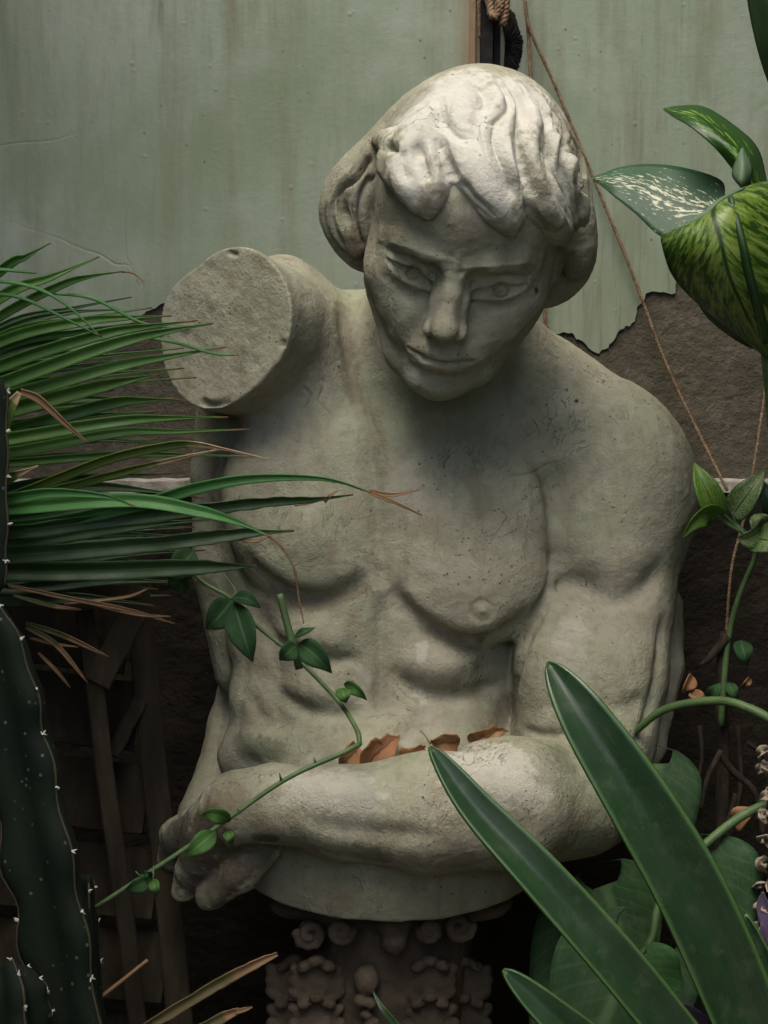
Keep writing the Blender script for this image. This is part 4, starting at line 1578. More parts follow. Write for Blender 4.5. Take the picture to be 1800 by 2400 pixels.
for pts, r in (([(232, 2480, .12), (230, 2350, .12), (238, 2336, .12), (290, 2295, .115), (346, 2250, .11)], 5),):
    v, f, u = tube_vf(path3(pts, 5), interp([rpx(r), rpx(r * .9), rpx(r * .8)], 21), 6)
    add_mesh("stick", v, f, DRY, tw, uv=u)

# ------------------------------------------------------------------ cactus
CACT = NT("cactus_skin")
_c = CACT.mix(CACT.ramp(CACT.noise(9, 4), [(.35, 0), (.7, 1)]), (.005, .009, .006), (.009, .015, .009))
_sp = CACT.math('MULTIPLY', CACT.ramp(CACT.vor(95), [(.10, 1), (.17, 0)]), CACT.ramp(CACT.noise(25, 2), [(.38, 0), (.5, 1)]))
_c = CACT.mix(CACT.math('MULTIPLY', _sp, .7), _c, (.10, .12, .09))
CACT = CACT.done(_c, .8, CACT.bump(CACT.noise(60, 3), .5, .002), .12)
RIDGE = mat_plain("corky_cactus_rim", [(.035, .032, .02), (.06, .052, .034)], 60, .9, (200, .5, .001), .1)
SPINE = mat_plain("pale_spine_wool", [(.42, .40, .33), (.62, .60, .52)], 200, .9, (300, .3, .0005), .1)


def cactus_stem(root, pts, radii, ridges=3, phase=0.0, wob=.12, seed=0, areoles=()):
    P = path3(pts, 9)
    R_ = interp(radii, len(P)) * S * .9
    n = 36
    T = np.gradient(P, axis=0); T /= np.linalg.norm(T, axis=1, keepdims=True)
    V_, F_ = [], []
    rs_ = np.random.RandomState(seed)
    rv = []
    for i in range(len(P)):
        vw = CAM - P[i]; vw /= np.linalg.norm(vw)
        a = np.cross(T[i], vw); a /= np.linalg.norm(a)
        b = np.cross(a, T[i])
        for j in range(n):
            th = 2 * math.pi * j / n
            c_ = (math.cos((th + phase) * ridges) + 1) / 2
            r = R_[i] * (.50 + .50 * c_ ** 1.6) * (1 + wob * c_ ** 3 * math.sin(i * .9 + j * .01 + seed))
            cap = min(1, .35 + (i + .3) * .4, .2 + (len(P) - 1 - i + .4) * .5)
            V_.append(P[i] + (a * math.sin(th) + b * math.cos(th)) * r * cap)
    for i in range(len(P) - 1):
        for j in range(n):
            F_.append((i * n + j, i * n + (j + 1) % n, (i + 1) * n + (j + 1) % n, (i + 1) * n + j))
    F_.append(tuple(range(n - 1, -1, -1))); F_.append(tuple((len(P) - 1) * n + j for j in range(n)))
    st_ = add_mesh("stem", V_, F_, CACT, root)
    root = st_
    Va = np.array(V_).reshape(len(P), n, 3)
    for k_ in range(ridges):
        j = int(round(((2 * math.pi * k_ / ridges - phase) % (2 * math.pi)) / (2 * math.pi) * n)) % n
        line = Va[:, j]
        v, f, u = tube_vf(line[1:-1], .0011, 5)
        add_mesh("rim", v, f, RIDGE, root)
        for i in range(2, len(P) - 1, 5):
            c0 = line[i]
            out = c0 - P[i]; out /= np.linalg.norm(out)
            vv, ff = [], []
            for q in range(7):
                d = out + rs_.normal(0, .6, 3); d /= np.linalg.norm(d)
                L = rs_.uniform(.002, .0048)
                v, f, u = tube_vf([c0, c0 + d * L * .5, c0 + d * L], [.0011, .0008, .0002], 4)
                o_ = sum(map(len, vv)); vv.append(v); ff += [tuple(x + o_ for x in q_) for q_ in f]
            add_mesh("spine_tuft", np.vstack(vv), ff, SPINE, root)
    return st_


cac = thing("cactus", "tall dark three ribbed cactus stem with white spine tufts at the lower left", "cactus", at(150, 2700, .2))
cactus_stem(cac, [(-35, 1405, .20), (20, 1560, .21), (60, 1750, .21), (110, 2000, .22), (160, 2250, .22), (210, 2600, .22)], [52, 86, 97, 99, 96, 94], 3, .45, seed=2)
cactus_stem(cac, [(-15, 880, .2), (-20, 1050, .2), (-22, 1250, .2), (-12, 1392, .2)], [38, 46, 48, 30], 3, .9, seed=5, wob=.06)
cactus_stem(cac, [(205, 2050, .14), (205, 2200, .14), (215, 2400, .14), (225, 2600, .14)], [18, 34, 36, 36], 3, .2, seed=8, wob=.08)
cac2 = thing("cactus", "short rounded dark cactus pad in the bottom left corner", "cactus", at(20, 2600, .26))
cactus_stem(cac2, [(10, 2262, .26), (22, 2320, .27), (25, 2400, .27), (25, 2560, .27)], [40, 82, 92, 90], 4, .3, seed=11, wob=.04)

# ------------------------------------------------------------------ old wooden crate in the dark on the left
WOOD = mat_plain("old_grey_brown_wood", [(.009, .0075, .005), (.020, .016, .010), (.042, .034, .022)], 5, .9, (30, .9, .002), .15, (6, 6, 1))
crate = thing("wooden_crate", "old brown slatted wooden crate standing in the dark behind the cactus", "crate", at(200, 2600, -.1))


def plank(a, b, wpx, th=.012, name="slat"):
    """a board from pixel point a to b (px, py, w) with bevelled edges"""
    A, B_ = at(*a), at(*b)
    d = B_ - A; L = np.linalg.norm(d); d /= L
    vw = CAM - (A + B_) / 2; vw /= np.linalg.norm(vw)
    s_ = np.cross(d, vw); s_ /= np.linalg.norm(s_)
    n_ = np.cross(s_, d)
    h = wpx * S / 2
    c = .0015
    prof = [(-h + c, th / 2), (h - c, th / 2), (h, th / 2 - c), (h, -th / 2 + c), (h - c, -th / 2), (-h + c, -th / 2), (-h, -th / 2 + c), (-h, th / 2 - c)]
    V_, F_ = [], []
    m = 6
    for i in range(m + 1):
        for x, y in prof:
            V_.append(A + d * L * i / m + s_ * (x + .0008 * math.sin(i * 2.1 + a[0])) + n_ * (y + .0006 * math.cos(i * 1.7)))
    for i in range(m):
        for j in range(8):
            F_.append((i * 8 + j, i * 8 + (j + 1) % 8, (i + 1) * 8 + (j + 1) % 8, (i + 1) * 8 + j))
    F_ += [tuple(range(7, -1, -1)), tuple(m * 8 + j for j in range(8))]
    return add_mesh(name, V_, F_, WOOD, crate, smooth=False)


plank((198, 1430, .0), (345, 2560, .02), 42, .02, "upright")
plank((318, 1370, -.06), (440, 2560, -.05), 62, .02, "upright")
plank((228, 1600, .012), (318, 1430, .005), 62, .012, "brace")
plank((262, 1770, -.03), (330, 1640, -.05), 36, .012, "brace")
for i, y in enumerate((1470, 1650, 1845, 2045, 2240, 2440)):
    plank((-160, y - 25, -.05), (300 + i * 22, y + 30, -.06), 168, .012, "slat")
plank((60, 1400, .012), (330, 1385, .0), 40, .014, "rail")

# ------------------------------------------------------------------ climbing stem in front of the belly
STEM = mat_plain("green_stem", [(.04, .07, .025), (.06, .11, .035), (.09, .13, .05)], 40, .55, (120, .4, .001), .35)
VLEAF = mat_leaf("climber_leaf", (.022, .062, .022), (.035, .085, .03), rib=(.06, .12, .05), veins=9, rough=.65, trans=.22, spec=.15)
VLEAF2 = mat_leaf("young_climber_leaf", (.05, .13, .03), (.075, .17, .035), rib=(.10, .2, .06), veins=9, rough=.6, trans=.3, spec=.2)


def ovate(root, base, tip, width, mat, cup=.15, tilt=0.0, droop=0.0, name="leaf", heart=False, n=10, nv=6, bw=None, tw_=0.0):
    bx, by, bwd = base; tx, ty, twd = tip
    pts = []
    for i in range(5):
        t_ = i / 4
        pts.append((bx + (tx - bx) * t_, by + (ty - by) * t_ + droop * 4 * t_ * (1 - t_), bwd + (twd - bwd) * t_ + .012 * 4 * t_ * (1 - t_)))
    prof = [.06, .55, .88, 1, .98, .88, .7, .48, .24, .02] if not heart else [.55, .92, 1, 1, .95, .85, .7, .5, .26, .02]
    return blade(name, pts, [width * q for q in prof], mat, root, cup=cup, tilt=tilt, n=n // 2 + 1, nv=nv, thick=.0008, twist=tw_)


def stem(root, pts, r0, r1, mat=None, name="stem", n=6):
    P_ = path3(pts, n)
    v, f, u = tube_vf(P_, interp([rpx(r0), rpx(r1)], len(P_)), 8)
    return add_mesh(name, v, f, mat or STEM, root, uv=u)


vine = thing("climbing_vine", "thin thorny green vine crossing the belly and wrist of the statue", "vine", at(225, 2125, .17))
stem(vine, [(225, 2126, .18), (470, 1965, .17), (660, 1832, .165), (800, 1766, .15), (843, 1744, .14)], 5, 6)
stem(vine, [(843, 1746, .14), (836, 1710, .13), (790, 1640, .09), (690, 1538, .06), (600, 1465, .05), (545, 1405, .045), (470, 1360, .04), (420, 1300, .04)], 5.5, 4)
stem(vine, [(655, 1392, .085), (675, 1470, .085), (702, 1568, .085)], 8, 9, name="cut_shoot")
for a, b, c in (((660, 1832, .165), (655, 1812, .17), 4), ((560, 1905, .168), (556, 1893, .172), 3), ((330, 2056, .176), (318, 2042, .18), 3), ((740, 1790, .158), (735, 1775, .16), 3)):
    stem(vine, [a, b], c, 1, name="thorn", n=2)
for base, tip, wd, mt, tl, dr in (
    ((455, 1290, .06), (395, 1365, .07), 72, VLEAF, .2, 0), ((430, 1390, .05), (405, 1310, .05), 56, VLEAF, .5, 0), ((545, 1405, .06), (482, 1475, .07), 70, VLEAF, .1, 5), ((548, 1412, .07), (592, 1552, .08), 72, VLEAF, -.25, 4),
    ((545, 1400, .065), (612, 1425, .07), 40, VLEAF, .6, -8), ((695, 1512, .095), (655, 1548, .10), 46, VLEAF, .2, 0), ((700, 1508, .095), (778, 1578, .10), 58, VLEAF, -.2, -6), ((690, 1490, .095), (738, 1470, .095), 22, VLEAF, .7, 0),
    ((800, 1612, .10), (812, 1648, .11), 34, VLEAF2, .2, 0), ((806, 1604, .10), (860, 1642, .11), 30, VLEAF2, -.4, -6), ((540, 1925, .185), (470, 1912, .19), 36, VLEAF2, .3, -8), ((505, 1948, .185), (432, 2008, .195), 44, VLEAF2, -.1, 2),
    ((530, 1948, .185), (546, 1978, .19), 24, VLEAF2, .2, 0), ((355, 2058, .19), (292, 2086, .195), 34, VLEAF, .3, 4), ((358, 2060, .19), (368, 2102, .195), 24, VLEAF2, -.2, 0), ((358, 2052, .19), (330, 2046, .19), 16, VLEAF, .3, 0),
):
    ovate(vine, base, tip, wd, mt, cup=.14, tilt=tl, droop=dr)
stem(vine, [(360, 2030, .18), (358, 2060, .19)], 2, 2, name="leaf_stalk", n=3)
stem(vine, [(545, 1402, .06), (552, 1385, .05), (528, 1350, .045)], 3, 2, name="leaf_stalk", n=3)

# ------------------------------------------------------------------ dry leaves caught on the forearm
DL = [mat_leaf("fallen_leaf_rust", (.20, .085, .036), (.32, .15, .065), rib=(.07, .03, .016), veins=8, rough=.7, trans=.15), mat_leaf("fallen_leaf_tan", (.34, .18, .08), (.22, .105, .045), rib=(.10, .05, .025), veins=8, rough=.7, trans=.15)]
for lab, base, tip, wd, mt, cup, tl, twt, stalk in (
    ("small oval orange brown dry leaf, leftmost of those on the forearm", (842, 1752, .022), (795, 1800, .035), 60, 1, .2, .3, .2, None),
    ("large crumpled rust brown dry leaf with an upturned pointed tip on the forearm", (850, 1798, .035), (936, 1722, .02), 70, 0, .34, -.5, .9, (928, 1726)),
    ("dark curled dry leaf between the large rust leaf and the tan leaf on the forearm", (938, 1790, .03), (998, 1750, .02), 44, 0, .38, .5, -.8, None),
    ("tan dry leaf with a thin raised stalk on the forearm", (1078, 1738, .03), (1008, 1745, .035), 58, 1, .22, .2, .4, (985, 1712)),
    ("narrow curled brown dry leaf in the crook of the elbow", (1095, 1732, .025), (1192, 1714, .015), 44, 1, .4, -.3, .6, None),
):
    root = thing("dry_leaf", lab, "dry leaf", at(*base), "dry leaves on the forearm")
    lo_ = ovate(root, base, tip, wd, DL[mt], cup=cup, tilt=tl, name="leaf_blade", tw_=twt, n=16, nv=8)
    cv_ = np.zeros(len(lo_.data.vertices) * 3); lo_.data.vertices.foreach_get("co", cv_); cv_ = cv_.reshape(-1, 3)
    hv_ = len(cv_) // 2
    dz_ = .0035 * vnoise(cv_[:hv_] * 70) + .002 * vnoise(cv_[:hv_] * 190)
    cv_[:hv_, 2] += dz_; cv_[hv_:, 2] += dz_; cv_[:hv_, 1] += dz_ * .6; cv_[hv_:, 1] += dz_ * .6
    lo_.data.vertices.foreach_set("co", cv_.ravel())
    if stalk:
        stem(root, [(tip[0], tip[1], tip[2]), ((tip[0] + stalk[0]) / 2 + 3, (tip[1] + stalk[1]) / 2, tip[2]), (stalk[0], stalk[1], tip[2])], 2, 1.5, DRY, "leaf_stalk", 3)

# ------------------------------------------------------------------ thick strap leaves, lower right
STRAP = mat_leaf("thick_strap_leaf", (.015, .040, .016), (.022, .056, .021), rough=.30, trans=.10, edge=(.05, .11, .03), spec=.5)
clivia = thing("strap_leaf_plant", "plant with thick dark green strap leaves rising in front of the elbow", "plant", at(1850, 2900, .2))
SW = [(.9 + t_ / 3) if t_ < .3 else (1 - ((t_ - .3) / .7) ** 2.4) ** .62 + .004 for t_ in np.linspace(0, 1, 46)]
for pts, w, tl, cp in (
    ([(1900, 2800, .24), (1760, 2420, .26), (1625, 2110, .27), (1500, 1890, .27), (1372, 1690, .26), (1284, 1550, .24)], 142, -.12, .24),
    ([(1750, 2640, .27), (1590, 2440, .28), (1430, 2245, .285), (1262, 2055, .28), (1110, 1890, .265), (1008, 1748, .25)], 98, -.3, .26),
    ([(1560, 2640, .27), (1400, 2470, .275), (1290, 2375, .275), (1180, 2272, .27)], 76, -.15, .24),
    ([(1900, 2520, .22), (1830, 2330, .22), (1785, 2230, .22), (1746, 2143, .22)], 34, .2, .18),
):
    blade("strap_leaf", pts, [w * q for q in SW], STRAP, clivia, cup=cp, tilt=tl, thick=.003, nv=10, n=9)
sl = thing("grass_blade", "small single green blade in front of the capital", "leaf", at(960, 2500, .1))
blade("blade", [(980, 2480, .10), (925, 2400, .10), (895, 2362, .10), (873, 2322, .09)], [16, 15, 11, 1], STRAP, sl, cup=.2, n=5)

# ------------------------------------------------------------------ heart leaves in the shade behind
PHIL = mat_leaf("heart_leaf_dark", (.020, .052, .020), (.030, .072, .026), rib=(.05, .10, .04), veins=3, rough=.55, trans=.2, spec=.15)
PHIL2 = mat_leaf("heart_leaf_mid", (.035, .10, .028), (.05, .135, .036), rib=(.08, .17, .06), veins=3, rough=.5, trans=.25, spec=.2)


def heart_leaf(root, c, tip, width, mat, lobe=.3, fold=.12, tilt=(0, 0), name="heart_leaf"):
    """leaf with two rounded lobes behind the stalk: c is where the stalk joins"""
    C0 = at(*c); T0 = at(*tip)
    ax = T0 - C0; L = np.linalg.norm(ax); ax /= L
    vw = CAM - C0; vw /= np.linalg.norm(vw)
    sd = np.cross(ax, vw); sd /= np.linalg.norm(sd)
    nn = np.cross(sd, ax)
    nn = nn + sd * tilt[0] + ax * tilt[1]
    nn /= np.linalg.norm(nn)
    sd = np.cross(ax, nn); sd /= np.linalg.norm(sd)
    W_ = width * S * .95 / 2
    V_, U_, F_ = [], [], []
    nu, nv_ = 22, 12
    for i in range(nu + 1):
        t_ = i / nu
        # outline half width along the axis from the lobes' back (-lobe) to the tip (1)
        a = -lobe + (1 + lobe) * t_
        if a < .12:
            q = (a + lobe) / (lobe + .12)
            hw = math.sqrt(max(0, 1 - (1 - q) ** 2)) * .96 + .04 * q
        else:
            q = (a - .12) / .88
            hw = (1 - q ** 1.7) ** .9 if q < 1 else 0
        hw = max(hw, .012)
        inner = 0.0 if a > 0 else min(hw * .9, (-a / lobe) ** .55 * .5)
        for j in range(nv_ + 1):
            s_ = j / nv_ * 2 - 1
            x = (inner + (hw - inner) * abs(s_)) * (1 if s_ >= 0 else -1)
            z = fold * abs(x) ** 1.2 * W_ * 1.2 - .10 * L * (max(a, 0)) ** 2 + .008 * math.sin(a * 9) * abs(x) * .4 - .05 * L * (abs(a) if a < 0 else 0)
            V_.append(C0 + ax * a * L + sd * x * W_ + nn * z)
            U_.append((t_, j / nv_))
    V_ = np.array(V_)
    m = nv_ + 1
    for i in range(nu):
        for j in range(nv_):
            if inner is not None:
                F_.append((i * m + j, i * m + j + 1, (i + 1) * m + j + 1, (i + 1) * m + j))
    # open the notch behind the stalk
    keep = []
    for (a_, b_, c_, d_) in F_:
        i, j = divmod(a_, m)
        aa = -lobe + (1 + lobe) * (i + 1) / nu
        if aa <= 0.0 and j in (nv_ // 2 - 1, nv_ // 2):
            continue
        keep.append((a_, b_, c_, d_))
    ob = add_mesh(name, V_, keep, mat, root, uv=U_)
    md = ob.modifiers.new("thickness", 'SOLIDIFY'); md.thickness = .0009
    return ob


phil = thing("heart_leaf_plant", "shade plant with large heart shaped leaves behind the strap leaves", "plant", at(1700, 2800, .05))
heart_leaf(phil, (1480, 2262, .14), (1330, 2560, .20), 330, PHIL, lobe=.42, fold=.16, tilt=(.15, -.2))
heart_leaf(phil, (1500, 2255, .16), (1600, 2400, .18), 150, PHIL2, lobe=.22, fold=.2, tilt=(-.3, .1))
heart_leaf(phil, (1640, 2010, .12), (1700, 2300, .16), 260, PHIL, lobe=.2, fold=.14, tilt=(-.1, -.2))
heart_leaf(phil, (1540, 1800, .02), (1570, 2080, .06), 200, PHIL, lobe=.2, fold=.14, tilt=(-.3, 0))
heart_leaf(phil, (1420, 2080, .02), (1500, 2330, .06), 260, PHIL, lobe=.25, fold=.1, tilt=(.3, -.1))
heart_leaf(phil, (1380, 2150, -.02), (1250, 2500, .02), 240, PHIL, lobe=.25, fold=.1, tilt=(.4, -.1))
stem(phil, [(1490, 2252, .15), (1528, 2200, .15), (1545, 2120, .14), (1600, 2030, .13), (1720, 1925, .12), (1810, 1878, .12)], 8, 11, n=8)
stem(phil, [(1480, 1722, .0), (1560, 1662, .03), (1680, 1642, .06), (1760, 1662, .08), (1830, 1700, .09)], 9, 11, n=8)
stem(phil, [(1830, 1700, .09), (1850, 2000, .06), (1800, 2400, .05), (1760, 2800, .05)], 12, 16, n=8)

# ------------------------------------------------------------------ spotted dumb cane, upper right
VAR_B = mat_variegated("dumb_cane_upper", (.020, .062, .026), (.30, .36, .20), (.52, .52, .38), sx=18, sy=22, lo=.545, hi=.56, spread=.34, rough=.5)
VAR_C = mat_variegated("dumb_cane_lime", (.022, .060, .008), (.12, .20, .028), (.22, .30, .07), sx=30, sy=9, lo=.46, hi=.55, spread=.5, trans=.4)
VAR_A = mat_variegated("dumb_cane_dark", (.016, .055, .008), (.13, .26, .02), (.25, .40, .06), sx=12, sy=7, lo=.56, hi=.62, spread=.4, trans=.35)
PALE = mat_leaf("dumb_cane_new_leaf", (.12, .19, .11), (.09, .16, .085), rough=.4, trans=.25)
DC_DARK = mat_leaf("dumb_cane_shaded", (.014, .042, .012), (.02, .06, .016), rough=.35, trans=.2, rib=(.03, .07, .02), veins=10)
dumb = thing("dumb_cane", "dumb cane with cream and lime splashed broad leaves at the right edge", "plant", at(1900, 1900, .1))


def sheet(name, rows, mat, root, nu=22, nv=14, thick=.0009):
    """a leaf lofted through cross lines from base to tip, each a list of (px, py, w)"""
    R_ = []
    for r in rows:
        R_.append(np.array([at(*p) for p in spline([(x, y, w) for x, y, w in r], 8)]))
    R_ = [np.stack([np.interp(np.linspace(0, 1, nv + 1), np.linspace(0, 1, len(q)), q[:, i]) for i in range(3)], 1) for q in R_]
    A = np.array(R_)
    G = np.stack([spline(A[:, j], 6) for j in range(nv + 1)], 1)
    m = nv + 1
    nn = len(G)
    V_ = G.reshape(-1, 3)
    F_ = [(i * m + j, i * m + j + 1, (i + 1) * m + j + 1, (i + 1) * m + j) for i in range(nn - 1) for j in range(nv)]
    U_ = [(i / (nn - 1), j / nv) for i in range(nn) for j in range(m)]
    ob = add_mesh(name, V_, F_, mat, root, uv=U_)
    md = ob.modifiers.new("thickness", 'SOLIDIFY'); md.thickness = thick
    return ob


# leaf pointing left over the wall
sheet("leaf", [
    [(1700, 470, .10), (1690, 495, .11), (1680, 520, .12)],
    [(1690, 424, .08), (1640, 490, .10), (1590, 560, .11)],
    [(1610, 396, .07), (1570, 470, .09), (1545, 552, .10)],
    [(1530, 386, .06), (1510, 440, .08), (1488, 500, .09)],
    [(1460, 392, .06), (1450, 425, .075), (1438, 460, .08)],
    [(1412, 408, .055), (1408, 420, .06), (1405, 432, .06)],
    [(1390, 416, .05), (1389, 418, .05), (1388, 420, .05)],
], VAR_B, dumb)
# big hanging leaf with a rolled upper margin
LEAF_C = sheet("leaf", [
    [(1600, 545, .17), (1660, 492, .16), (1745, 440, .15), (1830, 420, .14)],
    [(1553, 550, .20), (1630, 520, .21), (1725, 468, .215), (1880, 450, .17)],
    [(1556, 590, .20), (1650, 570, .225), (1740, 560, .225), (1930, 540, .17)],
    [(1580, 650, .185), (1670, 640, .215), (1756, 640, .215), (1940, 640, .16)],
    [(1640, 715, .17), (1710, 710, .195), (1775, 712, .195), (1930, 730, .15)],
    [(1715, 772, .15), (1760, 775, .165), (1795, 790, .165), (1900, 800, .14)],
    [(1790, 832, .13), (1805, 836, .135), (1822, 842, .135), (1850, 850, .13)],
], VAR_C, dumb, nv=18)
P = path3([(1712, 462, .216), (1738, 560, .228), (1755, 640, .218), (1775, 712, .198), (1796, 800, .168)], 6)
v, f, u = tube_vf(P, interp([.0028, .0042, .0045], len(P)), 8)
add_mesh("midrib", v, f, DC_DARK, LEAF_C, uv=u)
P = path3([(1553, 549, .20), (1600, 535, .205), (1650, 505, .21), (1690, 470, .205), (1745, 440, .19)], 6)
v, f, u = tube_vf(P, interp([.001, .0026, .0028, .0026, .001], len(P)), 8)
add_mesh("rolled_margin", v, f, PALE, LEAF_C, uv=u)
# upper leaf bending over
sheet("leaf", [
    [(1840, 560, .12), (1820, 560, .13), (1795, 560, .12)],
    [(1800, 440, .10), (1775, 450, .13), (1745, 440, .12)],
    [(1776, 350, .09), (1745, 375, .13), (1705, 380, .12)],
    [(1720, 295, .08), (1695, 322, .12), (1668, 340, .12)],
    [(1650, 252, .07), (1635, 275, .10), (1618, 298, .11)],
    [(1590, 250, .06), (1583, 262, .075), (1578, 275, .08)],
    [(1556, 256, .05), (1556, 257, .05), (1555, 258, .05)],
], VAR_A, dumb)
sheet("leaf", [[(1735, 440, .14), (1742, 445, .145), (1750, 440, .14)], [(1715, 410, .14), (1738, 425, .155), (1765, 405, .14)], [(1726, 370, .14), (1742, 385, .15), (1760, 380, .14)], [(1738, 346, .135), (1740, 347, .136), (1742, 348, .135)]], PALE, dumb, nv=8)
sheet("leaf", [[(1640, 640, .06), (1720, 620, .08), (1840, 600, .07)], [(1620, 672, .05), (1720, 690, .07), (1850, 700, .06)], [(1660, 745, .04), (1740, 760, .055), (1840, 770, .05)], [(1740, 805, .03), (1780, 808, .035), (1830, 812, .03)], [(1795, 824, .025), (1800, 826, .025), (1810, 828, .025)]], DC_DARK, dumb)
sheet("leaf", [[(1745, -60, .10), (1800, -60, .13), (1900, -60, .12)], [(1756, 20, .10), (1810, 10, .13), (1900, 0, .12)], [(1775, 110, .10), (1820, 100, .12), (1890, 90, .11)], [(1800, 190, .09), (1830, 185, .10), (1860, 180, .10)], [(1830, 250, .09), (1833, 251, .09), (1836, 252, .09)]], PALM_DARK, dumb)
stem(dumb, [(1800, 560, .12), (1795, 760, .115), (1815, 960, .11), (1850, 1400, .10), (1880, 2000, .10)], 14, 22, STEM, n=8)

# ------------------------------------------------------------------ marbled creeper at the right shoulder
POTH = mat_variegated("creeper_marbled", (.05, .13, .02), (.13, .23, .035), (.22, .31, .08), sx=20, sy=16, lo=.45, hi=.58, spread=.6, trans=.3)
POTH2 = mat_variegated("creeper_spotted", (.02, .055, .018), (.16, .24, .08), (.27, .34, .15), sx=26, sy=22, lo=.46, hi=.56, spread=.6, trans=.25)
creep = thing("creeper", "marbled yellow green creeper on a thin stem beside the right shoulder", "plant", at(1705, 1480, -.02))
ovate(creep, (1682, 1208, .0), (1627, 1084, .0), 66, POTH, cup=.2, tilt=-.25, heart=True, n=14)
ovate(creep, (1685, 1205, .0), (1600, 1262, .03), 58, POTH, cup=.3, tilt=.7, droop=-26, heart=True, n=14)
ovate(creep, (1718, 1206, -.01), (1792, 1103, .0), 70, POTH2, cup=.2, tilt=.3, heart=True, n=14)
ovate(creep, (1790, 1235, .02), (1728, 1262, .04), 60, POTH2, cup=.25, tilt=.5, heart=True, n=14, droop=10)
ovate(creep, (1775, 1262, .03), (1830, 1272, .04), 80, POTH2, cup=.15, tilt=.4, heart=True, n=14)
ovate(creep, (1790, 1240, .01), (1768, 1205, .02), 60, POTH2, cup=.2, tilt=-.2, heart=True)
ovate(creep, (1815, 1215, -.01), (1792, 1130, .0), 44, DC_DARK, cup=.2, tilt=.2, heart=True)
stem(creep, [(1680, 1206, .0), (1705, 1228, .0), (1745, 1250, .0), (1775, 1262, .01)], 5, 4)
stem(creep, [(1690, 1200, .0), (1720, 1228, -.005), (1745, 1246, .0)], 4, 4)
stem(creep, [(1716, 1200, -.01), (1728, 1228, -.01), (1750, 1250, .0)], 5, 4)
stem(creep, [(1775, 1262, .01), (1768, 1310, .0), (1735, 1390, -.01), (1712, 1470, -.02), (1700, 1560, -.02), (1690, 1700, -.02)], 6, 8, n=8)

# ------------------------------------------------------------------ litter, roots and purple leaves in the shadow on the right
ROOT = mat_plain("dead_brown_root", [(.012, .010, .007), (.03, .024, .017), (.06, .048, .035)], 30, .95, (80, 1, .002), .1, (3, 3, 1))
snag = thing("dead_stump", "dark dead stump with peeling bark and roots in the shadow at right", "stump", at(1705, 2300, -.06))
for pts, a, b in (([(1700, 1480, -.03), (1690, 1600, -.03), (1695, 1800, -.04), (1690, 2100, -.05), (1700, 2400, -.05)], 12, 22), ([(1705, 1490, -.02), (1665, 1540, -.02), (1640, 1560, -.02)], 14, 4), ([(1690, 1760, .0), (1660, 1820, .01), (1640, 1900, .01)], 8, 5), ([(1685, 1765, .0), (1720, 1810, .0), (1770, 1860, .0), (1790, 1960, .0)], 9, 7), ([(1730, 1700, -.03), (1735, 1850, -.03), (1700, 1990, -.02)], 7, 5), ([(1640, 1700, -.03), (1645, 1780, -.03), (1625, 1870, -.02)], 6, 4), ([(1725, 1860, .0), (1700, 1960, .0), (1680, 2010, .0)], 7, 8), ([(1750, 1740, -.02), (1790, 1770, -.02), (1830, 1840, -.02)], 6, 5)):
    stem(snag, pts, a, b, ROOT, "root")
for i, (bx, by, tx, ty, wd, m_) in enumerate(((1735, 1500, 1752, 1560, 46, 0), (1705, 1600, 1730, 1640, 30, 0), (1660, 1640, 1690, 1600, 34, 0))):
    ovate(snag, (bx, by, .0), (tx, ty, .01), wd, VLEAF, name="small_leaf", tilt=.3)
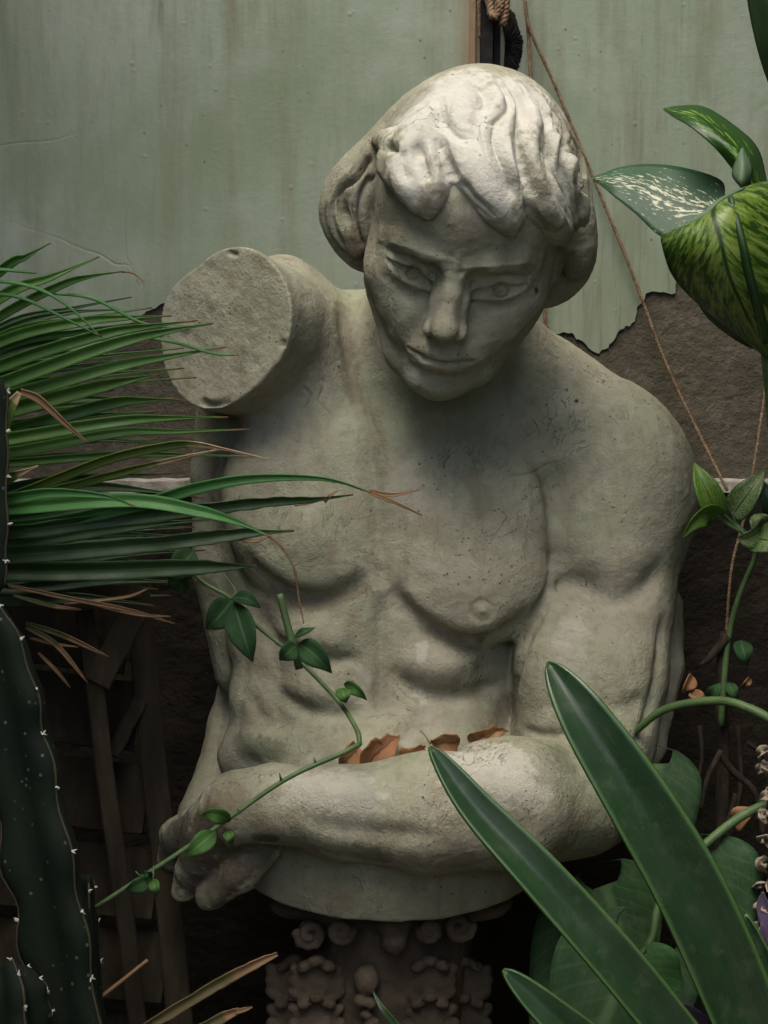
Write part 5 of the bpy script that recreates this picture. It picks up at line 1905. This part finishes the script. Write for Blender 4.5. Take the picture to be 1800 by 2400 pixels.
for lab, base, tip, wd in (
    ("small brown fallen leaf caught beside the statue's upper arm", (1625, 1585, -.02), (1600, 1625, -.01), 34),
    ("orange brown fallen leaf below the small brown one beside the arm", (1618, 1622, -.01), (1660, 1650, .0), 30),
    ("curled tan fallen leaf hanging in the shadow near the right edge", (1760, 1590, .0), (1738, 1612, .0), 18),
    ("broad brown dead leaf resting on the lower green leaf stalk", (1722, 1935, .08), (1768, 1890, .09), 52),
):
    r_ = thing("fallen_leaf", lab, "dry leaf", at(*base), "fallen leaves in the shadow")
    ovate(r_, base, tip, wd, DL[1], cup=.3, tilt=.3, name="leaf_blade", tw_=.5)
HUSK = mat_leaf("pale_dry_husk", (.34, .29, .21), (.24, .19, .13), rough=.85, trans=.15)
PURP = mat_leaf("purple_leaf", (.060, .040, .085), (.085, .060, .11), rough=.45, trans=.15)
husk = thing("dried_stalk", "pale dried stalk with curled husks at the lower right edge", "dried plant", at(1800, 2600, .12))
stem(husk, [(1815, 1800, .12), (1808, 2000, .12), (1800, 2200, .12), (1790, 2420, .12), (1800, 2600, .12)], 16, 20, ROOT)
rsH = np.random.RandomState(3)
for i in range(22):
    y = 1770 + i * 26 + rsH.uniform(-12, 12)
    x = 1796 + rsH.uniform(-10, 12)
    L = rsH.uniform(26, 60)
    a = rsH.uniform(-2.4, -.6) if i % 2 else rsH.uniform(1.9, 3.4)
    blade("husk", [(x, y, .13), (x + L * .45 * math.cos(a), y - L * .5 * math.sin(a), .15 + rsH.uniform(0, .012)), (x + L * .7 * math.cos(a + .8), y - L * .8 * math.sin(a + .8), .14)], [10, 24, 18, 3], HUSK, husk, cup=rsH.uniform(.3, .6), tilt=rsH.uniform(-.6, .6), nv=5, n=5, twist=rsH.uniform(-1, 1))
purple = thing("purple_spiderwort", "purple leaved trailing plant at the lower right edge", "plant", at(1720, 2600, .2))
for pts, w in (([(1700, 2460, .21), (1640, 2400, .215), (1600, 2365, .215), (1562, 2345, .21)], 46), ([(1860, 2250, .16), (1815, 2180, .165), (1790, 2120, .16), (1788, 2090, .16)], 44), ([(1860, 2290, .16), (1800, 2240, .17), (1785, 2160, .17)], 40), ([(1850, 2420, .16), (1800, 2370, .165), (1782, 2320, .16)], 40)):
    blade("purple_leaf", pts, [w * .7, w, w, w * .8, w * .4, 2], PURP, purple, cup=.25, tilt=.2, n=5)
